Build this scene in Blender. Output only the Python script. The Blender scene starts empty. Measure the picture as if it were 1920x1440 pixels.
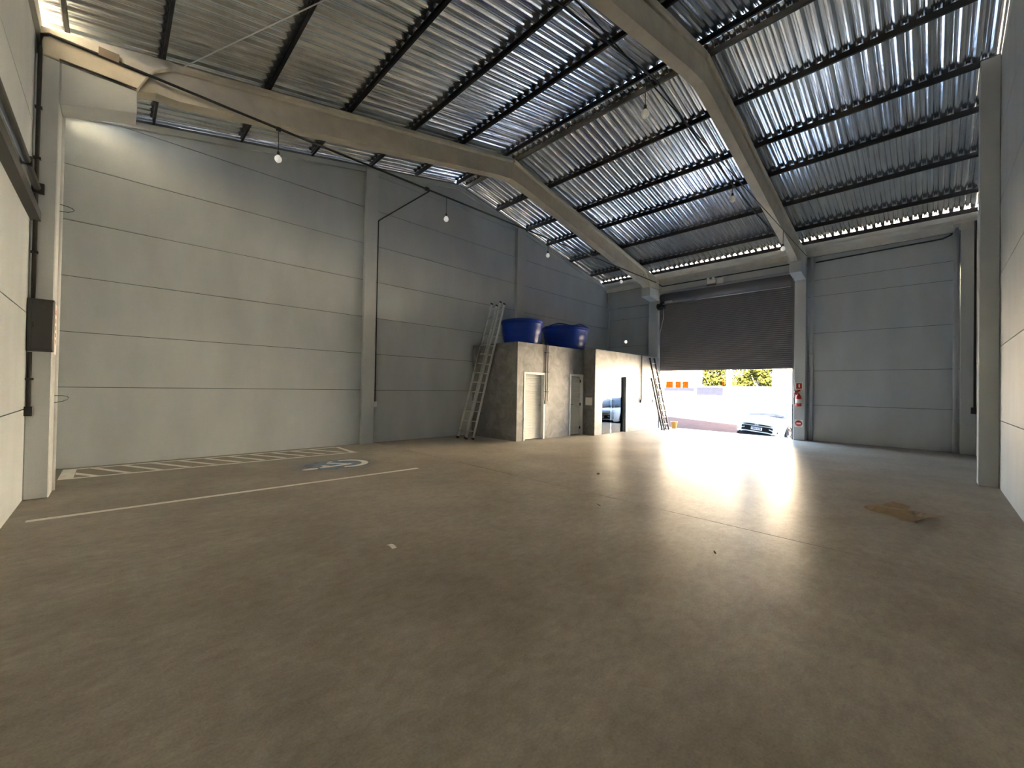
import bpy, bmesh, math, random
from mathutils import Vector, Matrix, noise as mnoise

random.seed(7)
SC = bpy.context.scene
COL = SC.collection

# ------------------------------------------------------------------ camera
# world: X runs along the left gable wall towards the roller door, Y towards
# the left gable wall, Z up.  The camera stands in the near right corner.
cam_d = bpy.data.cameras.new('camera')
cam_d.sensor_width = 36.0
cam_d.lens = 36.0 * 769.17 / 1920.0
cam_d.clip_start = 0.05
cam_d.clip_end = 400
cam = bpy.data.objects.new('camera', cam_d)
COL.objects.link(cam)
Rr = (0.7160627, -0.6978191, 0.0173974)
Ur = (-0.0194798, 0.0049371, 0.9997981)
Fr = (0.6977641, 0.7162570, 0.0100581)
m = Matrix(((Rr[0], Ur[0], -Fr[0], 0.0), (Rr[1], Ur[1], -Fr[1], 0.0), (Rr[2], Ur[2], -Fr[2], 1.65), (0, 0, 0, 1)))
cam.matrix_world = m
SC.camera = cam

# ------------------------------------------------------------------ world, sun, exposure
SKY_STRENGTH = 0.75
SUN_STRENGTH = 22.0
w = bpy.data.worlds.new('sky')
SC.world = w
w.use_nodes = True
nt = w.node_tree
nt.nodes.clear()
tc = nt.nodes.new('ShaderNodeTexCoord')
sep = nt.nodes.new('ShaderNodeSeparateXYZ')
ramp = nt.nodes.new('ShaderNodeValToRGB')
ramp.color_ramp.elements[0].position = 0.0
ramp.color_ramp.elements[0].color = (0.92, 0.96, 1.0, 1)
ramp.color_ramp.elements[1].position = 1.0
ramp.color_ramp.elements[1].color = (0.30, 0.52, 1.0, 1)
e = ramp.color_ramp.elements.new(0.25)
e.color = (0.62, 0.80, 1.0, 1)
bg = nt.nodes.new('ShaderNodeBackground')
bg.inputs['Strength'].default_value = SKY_STRENGTH
out = nt.nodes.new('ShaderNodeOutputWorld')
nt.links.new(tc.outputs['Generated'], sep.inputs[0])
nt.links.new(sep.outputs['Z'], ramp.inputs[0])
nt.links.new(ramp.outputs[0], bg.inputs['Color'])
nt.links.new(bg.outputs[0], out.inputs[0])

sun_d = bpy.data.lights.new('sun', 'SUN')
sun_d.energy = SUN_STRENGTH
sun_d.color = (1.0, 0.78, 0.50)
sun_d.angle = math.radians(0.6)
sun = bpy.data.objects.new('sun', sun_d)
COL.objects.link(sun)
sun_from = Vector((-0.74, -0.25, 0.60)).normalized()
sun.rotation_euler = sun_from.to_track_quat('Z', 'Y').to_euler()
sun.location = (10, -20, 40)

vs = SC.view_settings
vs.view_transform = 'Standard'
vs.look = 'None'
vs.gamma = 1.0
vs.use_curve_mapping = False
vs.exposure = 5.08
cy = SC.cycles
cy.max_bounces = 14
cy.diffuse_bounces = 8
cy.glossy_bounces = 6
cy.transmission_bounces = 6
cy.transparent_max_bounces = 12
cy.sample_clamp_indirect = 6.0
cy.caustics_reflective = True
cy.caustics_refractive = False
cy.blur_glossy = 1.0
cy.use_denoising = True

# ------------------------------------------------------------------ main measures
XB, XD, YR, YG = -0.85, 17.55, -0.84, 11.27     # wall faces
XR, SL = 8.28, 0.2                              # ridge, slope
def zr(x): return 8.37 - SL * abs(x - XR)       # top of the concrete rafters
def zs(x): return 8.60 - SL * abs(x - XR)       # underside of the sheets

# ------------------------------------------------------------------ materials
def new_mat(name):
    mt = bpy.data.materials.new(name)
    mt.use_nodes = True
    n = mt.node_tree
    b = n.nodes.get('Principled BSDF')
    return mt, n, b

def N(n, t, **kw):
    x = n.nodes.new(t)
    for k, v in kw.items():
        if k in x.inputs.keys():
            x.inputs[k].default_value = v
        else:
            setattr(x, k, v)
    return x

def coords(n, scale=(1, 1, 1), kind='Object'):
    t = N(n, 'ShaderNodeTexCoord')
    mp = N(n, 'ShaderNodeMapping')
    mp.inputs['Scale'].default_value = scale
    n.links.new(t.outputs[kind], mp.inputs[0])
    return mp.outputs[0]

def plain(name, col, rough=0.5, metal=0.0, spec=0.5, var=0.0, vscale=3.0, bump=0.0, bscale=60.0, coat=0.0):
    mt, n, b = new_mat(name)
    b.inputs['Base Color'].default_value = (*col, 1)
    b.inputs['Roughness'].default_value = rough
    b.inputs['Metallic'].default_value = metal
    b.inputs['Specular IOR Level'].default_value = spec
    if coat:
        b.inputs['Coat Weight'].default_value = coat
        b.inputs['Coat Roughness'].default_value = 0.05
    if var:
        v = coords(n)
        nz = N(n, 'ShaderNodeTexNoise', Scale=vscale, Detail=6.0, Roughness=0.6)
        n.links.new(v, nz.inputs['Vector'])
        rp = N(n, 'ShaderNodeValToRGB')
        lo = tuple(c * (1 - var) for c in col)
        hi = tuple(min(1, c * (1 + var)) for c in col)
        rp.color_ramp.elements[0].position = 0.3
        rp.color_ramp.elements[0].color = (*lo, 1)
        rp.color_ramp.elements[1].position = 0.7
        rp.color_ramp.elements[1].color = (*hi, 1)
        n.links.new(nz.outputs[0], rp.inputs[0])
        n.links.new(rp.outputs[0], b.inputs['Base Color'])
    if bump:
        v = coords(n)
        nz = N(n, 'ShaderNodeTexNoise', Scale=bscale, Detail=4.0)
        n.links.new(v, nz.inputs['Vector'])
        bp = N(n, 'ShaderNodeBump', Strength=bump, Distance=0.01)
        n.links.new(nz.outputs[0], bp.inputs['Height'])
        n.links.new(bp.outputs[0], b.inputs['Normal'])
    return mt

def wall_paint(name, col):
    """painted precast panel: faint vertical streaks, fine grain"""
    mt, n, b = new_mat(name)
    v = coords(n, (1.0, 1.0, 0.35))
    n1 = N(n, 'ShaderNodeTexNoise', Scale=1.3, Detail=5.0, Roughness=0.55)
    n.links.new(v, n1.inputs['Vector'])
    r1 = N(n, 'ShaderNodeValToRGB')
    r1.color_ramp.elements[0].position = 0.3
    r1.color_ramp.elements[0].color = (*[c * 0.9 for c in col], 1)
    r1.color_ramp.elements[1].position = 0.72
    r1.color_ramp.elements[1].color = (*[c * 1.07 for c in col], 1)
    n.links.new(n1.outputs[0], r1.inputs[0])
    n.links.new(r1.outputs[0], b.inputs['Base Color'])
    v2 = coords(n)
    n2 = N(n, 'ShaderNodeTexNoise', Scale=45.0, Detail=4.0)
    n.links.new(v2, n2.inputs['Vector'])
    bp = N(n, 'ShaderNodeBump', Strength=0.12, Distance=0.01)
    n.links.new(n2.outputs[0], bp.inputs['Height'])
    n.links.new(bp.outputs[0], b.inputs['Normal'])
    b.inputs['Roughness'].default_value = 0.55
    b.inputs['Specular IOR Level'].default_value = 0.35
    return mt

def floor_mat():
    mt, n, b = new_mat('polished_concrete')
    v = coords(n)
    big = N(n, 'ShaderNodeTexNoise', Scale=0.45, Detail=7.0, Roughness=0.62, Distortion=0.6)
    n.links.new(v, big.inputs['Vector'])
    r1 = N(n, 'ShaderNodeValToRGB')
    r1.color_ramp.elements[0].position = 0.22
    r1.color_ramp.elements[0].color = (0.37, 0.33, 0.27, 1)
    r1.color_ramp.elements[1].position = 0.78
    r1.color_ramp.elements[1].color = (0.49, 0.45, 0.385, 1)
    n.links.new(big.outputs[0], r1.inputs[0])
    v2 = coords(n, (1.0, 1.5, 1.0))
    fine = N(n, 'ShaderNodeTexNoise', Scale=2.2, Detail=9.0, Roughness=0.66, Distortion=0.5)
    n.links.new(v2, fine.inputs['Vector'])
    r2 = N(n, 'ShaderNodeValToRGB')
    r2.color_ramp.elements[0].position = 0.15
    r2.color_ramp.elements[0].color = (0.78, 0.77, 0.76, 1)
    r2.color_ramp.elements[1].position = 0.85
    r2.color_ramp.elements[1].color = (1.05, 1.05, 1.05, 1)
    n.links.new(fine.outputs[0], r2.inputs[0])
    mx = N(n, 'ShaderNodeMix', data_type='RGBA', blend_type='MULTIPLY')
    mx.inputs[0].default_value = 1.0
    n.links.new(r1.outputs[0], mx.inputs[6])
    n.links.new(r2.outputs[0], mx.inputs[7])
    # trowel marks, dark scuffs
    wv = N(n, 'ShaderNodeTexNoise', Scale=0.55, Detail=10.0, Roughness=0.60, Distortion=0.4)
    n.links.new(v, wv.inputs['Vector'])
    r3 = N(n, 'ShaderNodeValToRGB')
    r3.color_ramp.elements[0].position = 0.22
    r3.color_ramp.elements[0].color = (0.55, 0.53, 0.51, 1)
    r3.color_ramp.elements[1].position = 0.62
    r3.color_ramp.elements[1].color = (1, 1, 1, 1)
    n.links.new(wv.outputs[0], r3.inputs[0])
    mx2 = N(n, 'ShaderNodeMix', data_type='RGBA', blend_type='MULTIPLY')
    mx2.inputs[0].default_value = 0.62
    n.links.new(mx.outputs[2], mx2.inputs[6])
    n.links.new(r3.outputs[0], mx2.inputs[7])
    gr = N(n, 'ShaderNodeTexNoise', Scale=70.0, Detail=3.0, Roughness=0.7)
    n.links.new(v, gr.inputs['Vector'])
    md = N(n, 'ShaderNodeTexNoise', Scale=9.0, Detail=6.0, Roughness=0.7, Distortion=0.3)
    n.links.new(v2, md.inputs['Vector'])
    sm = N(n, 'ShaderNodeMath', operation='ADD')
    n.links.new(gr.outputs[0], sm.inputs[0])
    n.links.new(md.outputs[0], sm.inputs[1])
    r4 = N(n, 'ShaderNodeMapRange')
    r4.inputs['From Min'].default_value = 0.6
    r4.inputs['From Max'].default_value = 1.4
    r4.inputs['To Min'].default_value = 0.72
    r4.inputs['To Max'].default_value = 1.22
    n.links.new(sm.outputs[0], r4.inputs[0])
    mx3 = N(n, 'ShaderNodeMix', data_type='RGBA', blend_type='MULTIPLY')
    mx3.inputs[0].default_value = 1.0
    n.links.new(mx2.outputs[2], mx3.inputs[6])
    n.links.new(r4.outputs[0], mx3.inputs[7])
    n.links.new(mx3.outputs[2], b.inputs['Base Color'])
    rr = N(n, 'ShaderNodeMapRange')
    rr.inputs['From Min'].default_value = 0.2
    rr.inputs['From Max'].default_value = 0.8
    rr.inputs['To Min'].default_value = 0.30
    rr.inputs['To Max'].default_value = 0.36
    n.links.new(fine.outputs[0], rr.inputs[0])
    n.links.new(rr.outputs[0], b.inputs['Roughness'])
    b.inputs['Specular IOR Level'].default_value = 0.008
    bp = N(n, 'ShaderNodeBump', Strength=0.22, Distance=0.02)
    trow = N(n, 'ShaderNodeTexNoise', Scale=7.0, Detail=7.0, Roughness=0.7, Distortion=0.8)
    n.links.new(v, trow.inputs['Vector'])
    n.links.new(trow.outputs[0], bp.inputs['Height'])
    n.links.new(bp.outputs[0], b.inputs['Normal'])
    return mt

def cement_mat():
    """burnt cement render of the restroom block"""
    mt, n, b = new_mat('burnt_cement')
    v = coords(n)
    a = N(n, 'ShaderNodeTexNoise', Scale=2.6, Detail=9.0, Roughness=0.68, Distortion=0.9)
    n.links.new(v, a.inputs['Vector'])
    r = N(n, 'ShaderNodeValToRGB')
    r.color_ramp.elements[0].position = 0.33
    r.color_ramp.elements[0].color = (0.125, 0.125, 0.124, 1)
    r.color_ramp.elements[1].position = 0.66
    r.color_ramp.elements[1].color = (0.25, 0.25, 0.248, 1)
    n.links.new(a.outputs[0], r.inputs[0])
    n.links.new(r.outputs[0], b.inputs['Base Color'])
    b.inputs['Roughness'].default_value = 0.5
    b.inputs['Specular IOR Level'].default_value = 0.4
    return mt

def foil_mat():
    """aluminised sheet underside, crumpled"""
    mt, n, b = new_mat('aluminised_sheet')
    b.inputs['Metallic'].default_value = 0.9
    v = coords(n, (0.35, 1.0, 1.0))
    a = N(n, 'ShaderNodeTexNoise', Scale=2.2, Detail=6.0, Roughness=0.6)
    n.links.new(v, a.inputs['Vector'])
    r = N(n, 'ShaderNodeValToRGB')
    r.color_ramp.elements[0].position = 0.3
    r.color_ramp.elements[0].color = (0.60, 0.62, 0.64, 1)
    r.color_ramp.elements[1].position = 0.7
    r.color_ramp.elements[1].color = (0.82, 0.85, 0.88, 1)
    n.links.new(a.outputs[0], r.inputs[0])
    n.links.new(r.outputs[0], b.inputs['Base Color'])
    b.inputs['Roughness'].default_value = 0.17
    v2 = coords(n, (0.5, 1.6, 1.0))
    c = N(n, 'ShaderNodeTexNoise', Scale=5.0, Detail=5.0, Roughness=0.6, Distortion=0.8)
    n.links.new(v2, c.inputs['Vector'])
    bp = N(n, 'ShaderNodeBump', Strength=0.14, Distance=0.03)
    n.links.new(c.outputs[0], bp.inputs['Height'])
    n.links.new(bp.outputs[0], b.inputs['Normal'])
    return mt

def glass_mat(name, tint=(0.9, 0.95, 0.95), rough=0.0):
    mt, n, b = new_mat(name)
    n.nodes.remove(b)
    o = n.nodes['Material Output']
    tr = N(n, 'ShaderNodeBsdfTransparent')
    tr.inputs[0].default_value = (*tint, 1)
    gl = N(n, 'ShaderNodeBsdfGlossy')
    gl.inputs['Roughness'].default_value = rough
    gl.inputs[0].default_value = (1, 1, 1, 1)
    fr = N(n, 'ShaderNodeFresnel', IOR=1.8)
    mx = N(n, 'ShaderNodeMixShader')
    n.links.new(fr.outputs[0], mx.inputs[0])
    n.links.new(tr.outputs[0], mx.inputs[1])
    n.links.new(gl.outputs[0], mx.inputs[2])
    n.links.new(mx.outputs[0], o.inputs[0])
    return mt

def floor_blue_mat():
    """sprayed blue ground of the parking symbol, thin towards its rim"""
    mt, n, b = new_mat('sprayed_blue_paint')
    o = n.nodes['Material Output']
    b.inputs['Base Color'].default_value = (0.24, 0.33, 0.47, 1)
    b.inputs['Roughness'].default_value = 0.6
    t = N(n, 'ShaderNodeTexCoord')
    g = N(n, 'ShaderNodeVectorMath', operation='LENGTH')
    n.links.new(t.outputs['Object'], g.inputs[0])
    nz = N(n, 'ShaderNodeTexNoise', Scale=5.0, Detail=6.0)
    n.links.new(t.outputs['Object'], nz.inputs['Vector'])
    mr = N(n, 'ShaderNodeMapRange')
    mr.inputs['From Min'].default_value = 1.0
    mr.inputs['From Max'].default_value = 0.45
    n.links.new(g.outputs['Value'], mr.inputs[0])
    ml = N(n, 'ShaderNodeMath', operation='MULTIPLY')
    n.links.new(mr.outputs[0], ml.inputs[0])
    m2 = N(n, 'ShaderNodeMapRange')
    m2.inputs['From Min'].default_value = -0.15
    m2.inputs['From Max'].default_value = 0.80
    n.links.new(nz.outputs[0], m2.inputs[0])
    n.links.new(m2.outputs[0], ml.inputs[1])
    tr = N(n, 'ShaderNodeBsdfTransparent')
    mx = N(n, 'ShaderNodeMixShader')
    n.links.new(ml.outputs[0], mx.inputs[0])
    n.links.new(tr.outputs[0], mx.inputs[1])
    n.links.new(b.outputs[0], mx.inputs[2])
    n.links.new(mx.outputs[0], o.inputs[0])
    return mt

M = dict(
    wall=wall_paint('grey_wall_paint', (0.465, 0.505, 0.525)),
    column=wall_paint('grey_column_paint', (0.49, 0.515, 0.52)),
    backing=plain('joint_mortar', (0.10, 0.10, 0.10), 0.9),
    concrete=plain('bare_concrete', (0.50, 0.455, 0.365), 0.75, var=0.14, vscale=2.2, bump=0.15, bscale=25),
    gutter=plain('pale_gutter_concrete', (0.58, 0.57, 0.53), 0.8, var=0.1),
    floor=floor_mat(),
    cement=cement_mat(),
    foil=foil_mat(),
    purlin=plain('dark_primed_steel', (0.012, 0.0095, 0.0085), 0.6, var=0.4, vscale=9),
    steel=plain('galvanised_steel', (0.45, 0.45, 0.45), 0.4, metal=0.8),
    alu=plain('ladder_aluminium', (0.72, 0.72, 0.70), 0.38, metal=0.85),
    brownrail=plain('brown_ladder_rail', (0.13, 0.10, 0.07), 0.7, var=0.3, vscale=12),  # dark brown rail colour, varied by noise
    black=plain('black_plastic', (0.012, 0.012, 0.013), 0.5),
    dgrey=plain('dark_grey_enamel', (0.05, 0.05, 0.048), 0.5),
    white=plain('white_plastic', (0.80, 0.80, 0.78), 0.4),
    whitealu=plain('white_enamelled_aluminium', (0.72, 0.72, 0.70), 0.4),
    paper=plain('white_paper', (0.82, 0.81, 0.78), 0.9),
    blue=plain('blue_polyethylene', (0.003, 0.035, 0.30), 0.36, spec=0.35, var=0.15),
    shutter=plain('charcoal_shutter_enamel', (0.14, 0.138, 0.145), 0.45),
    pvc=plain('grey_pvc', (0.44, 0.45, 0.46), 0.45),
    cable=plain('black_cable', (0.02, 0.018, 0.016), 0.6),
    brown=plain('brown_cover_plate', (0.19, 0.145, 0.10), 0.6),
    paintw=plain('white_road_paint', (0.86, 0.84, 0.78), 0.6, var=0.12, vscale=8),
    paintb=floor_blue_mat(),
    card=plain('brown_cardboard', (0.34, 0.25, 0.16), 0.85, var=0.15, vscale=10),
    cardd=plain('cardboard_inside', (0.16, 0.11, 0.07), 0.9),
    red=plain('red_enamel', (0.52, 0.035, 0.025), 0.35),
    orange=plain('orange_brick_paint', (0.0070, 0.0017, 0.0002), 0.9, spec=0.0, var=0.3, vscale=6),
    glass=glass_mat('clear_glass'),
    lit=plain('opal_bulb', (0.85, 0.85, 0.82), 0.3),
    bulb=glass_mat('clear_bulb_glass', (0.97, 0.97, 0.97)),
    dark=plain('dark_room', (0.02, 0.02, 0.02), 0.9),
    carpaint=plain('white_car_paint', (0.78, 0.79, 0.80), 0.25, coat=0.8),
    carglass=plain('car_glass', (0.10, 0.105, 0.105), 0.05, spec=0.9),
    cardark=plain('black_car_trim', (0.004, 0.004, 0.0045), 0.6, spec=0.2),
    cargrey=plain('grey_car_skirt', (0.012, 0.011, 0.010), 0.8, spec=0.2),
    chrome=plain('chrome', (0.85, 0.86, 0.88), 0.12, metal=1.0),
    rubber=plain('tyre_rubber', (0.006, 0.006, 0.006), 0.9, spec=0.1),
    plateblue=plain('plate_blue', (0.01, 0.02, 0.09), 0.6),
    foliage=plain('tree_leaves', (0.013, 0.0155, 0.0022), 0.85, spec=0.05, var=0.5, vscale=2.5),
    bark=plain('tree_bark', (0.05, 0.04, 0.03), 0.9),
    street=plain('reddish_paving', (0.043, 0.0290, 0.0245), 0.95, spec=0.0, var=0.12, vscale=2),
    apron=plain('outdoor_concrete', (0.36, 0.35, 0.33), 0.85, var=0.12, vscale=1.5),
    extwhite=plain('white_render', (0.80, 0.79, 0.76), 0.85, var=0.05),
    extcream=plain('street_building_render', (0.26, 0.25, 0.235), 0.9, spec=0.1, var=0.05),
    extblue=plain('lavender_blue_paint', (0.0036, 0.0045, 0.0085), 0.9, spec=0.0, var=0.08),
    yellow=plain('yellow_plastic', (0.42, 0.20, 0.02), 0.5),
    leaf=plain('dry_leaf', (0.05, 0.035, 0.02), 0.9),
    copper=plain('brass', (0.6, 0.45, 0.2), 0.3, metal=1.0),
)

M['lit'].node_tree.nodes['Principled BSDF'].inputs['Emission Color'].default_value = (1, 0.97, 0.9, 1)
M['lit'].node_tree.nodes['Principled BSDF'].inputs['Emission Strength'].default_value = 0.010

# ------------------------------------------------------------------ helpers
class MB:
    def __init__(s): s.b = bmesh.new()
    def face(s, vs):
        try: return s.b.faces.new(vs)
        except ValueError: return None
    def poly(s, pts, smooth=False):
        f = s.face([s.b.verts.new(p) for p in pts])
        return f
    def box(s, a, c):
        x0, y0, z0 = a; x1, y1, z1 = c
        v = [s.b.verts.new(p) for p in ((x0, y0, z0), (x1, y0, z0), (x1, y1, z0), (x0, y1, z0), (x0, y0, z1), (x1, y0, z1), (x1, y1, z1), (x0, y1, z1))]
        for f in ((0, 3, 2, 1), (4, 5, 6, 7), (0, 1, 5, 4), (1, 2, 6, 5), (2, 3, 7, 6), (3, 0, 4, 7)):
            s.face([v[i] for i in f])
        return s
    def obox(s, c, size, mat=None):
        """box of a size about centre c turned by matrix mat"""
        hx, hy, hz = [q / 2 for q in size]
        mat = mat or Matrix.Identity(3)
        v = []
        for p in ((-hx, -hy, -hz), (hx, -hy, -hz), (hx, hy, -hz), (-hx, hy, -hz), (-hx, -hy, hz), (hx, -hy, hz), (hx, hy, hz), (-hx, hy, hz)):
            v.append(s.b.verts.new(Vector(c) + mat @ Vector(p)))
        for f in ((0, 3, 2, 1), (4, 5, 6, 7), (0, 1, 5, 4), (1, 2, 6, 5), (2, 3, 7, 6), (3, 0, 4, 7)):
            s.face([v[i] for i in f])
        return s
    def prism(s, pts, axis, a, c):
        """polygon in the two other axes, pushed along axis from a to c (each end may be a function of the point)"""
        def P(q, t):
            t = t(q) if callable(t) else t
            if axis == 'y': return (q[0], t, q[1])
            if axis == 'x': return (t, q[0], q[1])
            return (q[0], q[1], t)
        A = [s.b.verts.new(P(q, a)) for q in pts]
        B = [s.b.verts.new(P(q, c)) for q in pts]
        s.face(A); s.face(B[::-1])
        n = len(pts)
        for i in range(n):
            j = (i + 1) % n
            s.face([A[i], B[i], B[j], A[j]])
        return s
    def tube(s, path, r, n=8, cap=True):
        path = [Vector(p) for p in path]
        rings = []
        for i, p in enumerate(path):
            if i == 0: d = path[1] - p
            elif i == len(path) - 1: d = p - path[i - 1]
            else: d = (path[i + 1] - p).normalized() + (p - path[i - 1]).normalized()
            d.normalize()
            up = Vector((0, 0, 1)) if abs(d.z) < 0.95 else Vector((1, 0, 0))
            a = d.cross(up).normalized(); c = d.cross(a).normalized()
            rr = r[i] if isinstance(r, (list, tuple)) else r
            rings.append([s.b.verts.new(p + rr * (math.cos(t) * a + math.sin(t) * c)) for t in [2 * math.pi * k / n for k in range(n)]])
        for i in range(len(rings) - 1):
            for k in range(n):
                f = s.face([rings[i][k], rings[i][(k + 1) % n], rings[i + 1][(k + 1) % n], rings[i + 1][k]])
                if f and n > 5: f.smooth = True
        if cap:
            s.face(rings[0][::-1]); s.face(rings[-1])
        return s
    def lathe(s, prof, c, n=32, axis='z', cap=True):
        """profile of (radius, height) turned about an axis through c"""
        rings = []
        for r, hgt in prof:
            ring = []
            for k in range(n):
                t = 2 * math.pi * k / n
                p = (r * math.cos(t), r * math.sin(t), hgt)
                if axis == 'x': p = (p[2], p[0], p[1])
                if axis == 'y': p = (p[0], p[2], p[1])
                ring.append(s.b.verts.new(Vector(c) + Vector(p)))
            rings.append(ring)
        for i in range(len(rings) - 1):
            for k in range(n):
                f = s.face([rings[i][k], rings[i][(k + 1) % n], rings[i + 1][(k + 1) % n], rings[i + 1][k]])
                if f: f.smooth = True
        if cap:
            s.face(rings[0][::-1]); s.face(rings[-1])
        return s
    def build(s, name, mat, parent=None, bevel=0.0, loc=None, keep=False):
        bmesh.ops.recalc_face_normals(s.b, faces=s.b.faces)
        if bevel:
            es = [e for e in s.b.edges if len(e.link_faces) == 2 and e.calc_face_angle(0) > 0.6]
            bmesh.ops.bevel(s.b, geom=es, offset=bevel, segments=1, affect='EDGES', clamp_overlap=True)
        me = bpy.data.meshes.new(name)
        s.b.to_mesh(me); s.b.free()
        me.materials.append(mat)
        return link(name, me, parent, loc)

def link(name, me, parent=None, loc=None):
    o = bpy.data.objects.new(name, me)
    COL.objects.link(o)
    if loc: o.location = loc
    if parent:
        o.parent = parent
        if not loc:
            # children are modelled in world space: take the parent's place off again
            o.matrix_parent_inverse = Matrix.Translation(parent.location).inverted() if parent.get('world_children') else Matrix.Identity(4)
    return o

def tag(o, label=None, cat=None, group=None, kind=None):
    if label: o['label'] = label
    if cat: o['category'] = cat
    if group: o['group'] = group
    if kind: o['kind'] = kind
    return o

def empty(name, loc=(0, 0, 0), label=None, cat=None, group=None, kind=None, world=True):
    o = bpy.data.objects.new(name, None)
    o.empty_display_size = 0.2
    COL.objects.link(o)
    o.location = loc
    if world: o['world_children'] = 1
    return tag(o, label, cat, group, kind)

def copy_tree(o, parent=None):
    c = o.copy(); COL.objects.link(c)
    if parent: c.parent = parent
    for ch in list(o.children): copy_tree(ch, c)
    return c

def shared(me_obj, name, parent, loc, rot=None):
    """one more piece with the same mesh"""
    c = bpy.data.objects.new(name, me_obj.data)
    COL.objects.link(c)
    c.parent = parent
    c.location = loc
    if rot: c.rotation_euler = rot
    return c

# ------------------------------------------------------------------ floor
fl = MB()
gx = [XB - 0.3, 5.5, 17.9]
fl.box((XB - 0.3, YR - 0.3, -0.25), (17.9, YG + 0.2, -0.03))
floor = fl.build('floor', M['backing'])
tag(floor, 'concrete warehouse floor, polished and scuffed', kind='structure')
j = 0.007
ys = [YR - 0.3, YG + 0.2]
for i in range(2):
    for k in range(1):
        s_ = MB().box((gx[i] + (j if i else 0), ys[k] + (j if k else 0), -0.04), (gx[i + 1] - (j if i < 1 else 0), ys[k + 1], 0.0))
        s_.build('floor_slab', M['floor'], floor)

# ------------------------------------------------------------------ walls
def clip(poly, f):
    """keep the part of a 2D polygon where f(p) >= 0 (f linear)"""
    out_ = []
    for i in range(len(poly)):
        p, q = poly[i], poly[(i + 1) % len(poly)]
        a, b = f(p), f(q)
        if a >= 0: out_.append(p)
        if (a >= 0) != (b >= 0):
            t = a / (a - b)
            out_.append((p[0] + t * (q[0] - p[0]), p[1] + t * (q[1] - p[1])))
    return out_

def gable(poly, drop=0.0):
    top = 8.60 - drop
    poly = clip(poly, lambda p: top - SL * (p[0] - XR) - p[1])
    return clip(poly, lambda p: top + SL * (p[0] - XR) - p[1]) if poly else poly

def panels_y(wall, y, thick, bays, rows, name='panel'):
    """panels of a gable wall, face at y, set out along x"""
    g = 0.007
    for x0, x1 in bays:
        for z0, z1 in zip(rows[:-1], rows[1:]):
            p = gable([(x0 + g, z0 + g), (x1 - g, z0 + g), (x1 - g, z1 - g), (x0 + g, z1 - g)], 0.13)
            if len(p) > 2:
                MB().prism(p, 'y', y, y + thick).build(name, M['wall'], wall)

rowsG = [0.0, 1.526, 2.564, 3.606, 4.649, 5.686, 6.71, 7.73, 8.8]
wl = empty('wall_left', (8, YG, 0), 'long grey gable wall of precast panels behind the restroom block', kind='structure')
MB().prism(gable([(XB - 0.2, -0.05), (XD + 0.2, -0.05), (XD + 0.2, 9), (XB - 0.2, 9)], 0.03), 'y', YG + 0.02, YG + 0.16).build('panel_backing', M['backing'], wl)
panels_y(wl, YG, 0.03, [(XB - 0.03, 5.2), (5.2, 11.28), (11.28, XD + 0.03)], rowsG)
# sloping cap along the top of the gable wall
cap = MB()
cap.prism([(XB, zs(XB) - 0.25), (XR, zs(XR) - 0.25), (XD, zs(XD) - 0.25), (XD, zs(XD) - 0.125), (XR, zs(XR) - 0.125), (XB, zs(XB) - 0.125)], 'y', YG - 0.07, YG + 0.01)
cap.build('gable_cap', M['column'], wl)

wr = empty('wall_right', (8, YR, 0), 'grey gable wall of precast panels at the right edge', kind='structure')
MB().prism(gable([(XB - 0.2, -0.05), (XD + 0.2, -0.05), (XD + 0.2, 9), (XB - 0.2, 9)], 0.03), 'y', YR - 0.16, YR - 0.02).build('panel_backing', M['backing'], wr)
panels_y(wr, YR, -0.03, [(XB - 0.03, 5.2), (5.2, 11.68), (11.68, XD + 0.03)], [0, 1.222, 2.551, 3.86, 5.17, 6.48, 7.79, 8.8])

def panels_x(wall, x, thick, bays, rows):
    g = 0.007
    for y0, y1 in bays:
        for z0, z1 in zip(rows[:-1], rows[1:]):
            MB().box((min(x, x + thick), y0 + g, z0 + g), (max(x, x + thick), y1 - g, z1 - g)).build('panel', M['wall'], wall)

wb = empty('wall_back', (XB, 5, 0), 'grey panel wall at the left edge with cable trays', kind='structure')
MB().box((XB - 0.16, YR - 0.2, -0.05), (XB - 0.02, YG + 0.2, 6.44)).build('panel_backing', M['backing'], wb)
panels_x(wb, XB, -0.03, [(YR, 3.3), (3.3, 8.86), (8.86, YG)], [0, 1.249, 2.558, 3.87, 5.18, 6.42])

wf = empty('wall_front', (XD, 5, 0), 'grey panel wall holding the roller door', kind='structure')
DY0, DY1, DZ = 3.47, 8.5, 5.66
for a, b in (((YR - 0.2), DY0 - 0.25), (DY1 + 0.25, YG + 0.2)):
    bk = MB().box((XD + 0.02, a, -0.05), (XD + 0.16, b, 6.5))
    ob = bk.build('panel_backing', M['backing'], wf)
    if b > 9: hole_backing = ob
MB().box((XD + 0.02, DY0 - 0.25, DZ), (XD + 0.16, DY1 + 0.25, 6.5)).build('panel_backing', M['backing'], wf)
rowsD = [0, 1.243, 2.433, 3.743, 5.038, 5.60, 6.42]
panels_x(wf, XD, 0.03, [(YR, DY0 - 0.02)], rowsD)
panels_x(wf, XD, 0.03, [(DY0 - 0.02, DY1 + 0.02)], [DZ, 6.42])
hole_panel = None
for z0, z1 in zip(rowsD[:-1], rowsD[1:]):
    ob = MB().box((XD, DY1 + 0.027, z0 + 0.007), (XD + 0.03, YG - 0.007, z1 - 0.007)).build('panel', M['wall'], wf)
    if z0 < 3.95 < z1: hole_panel = ob
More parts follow.
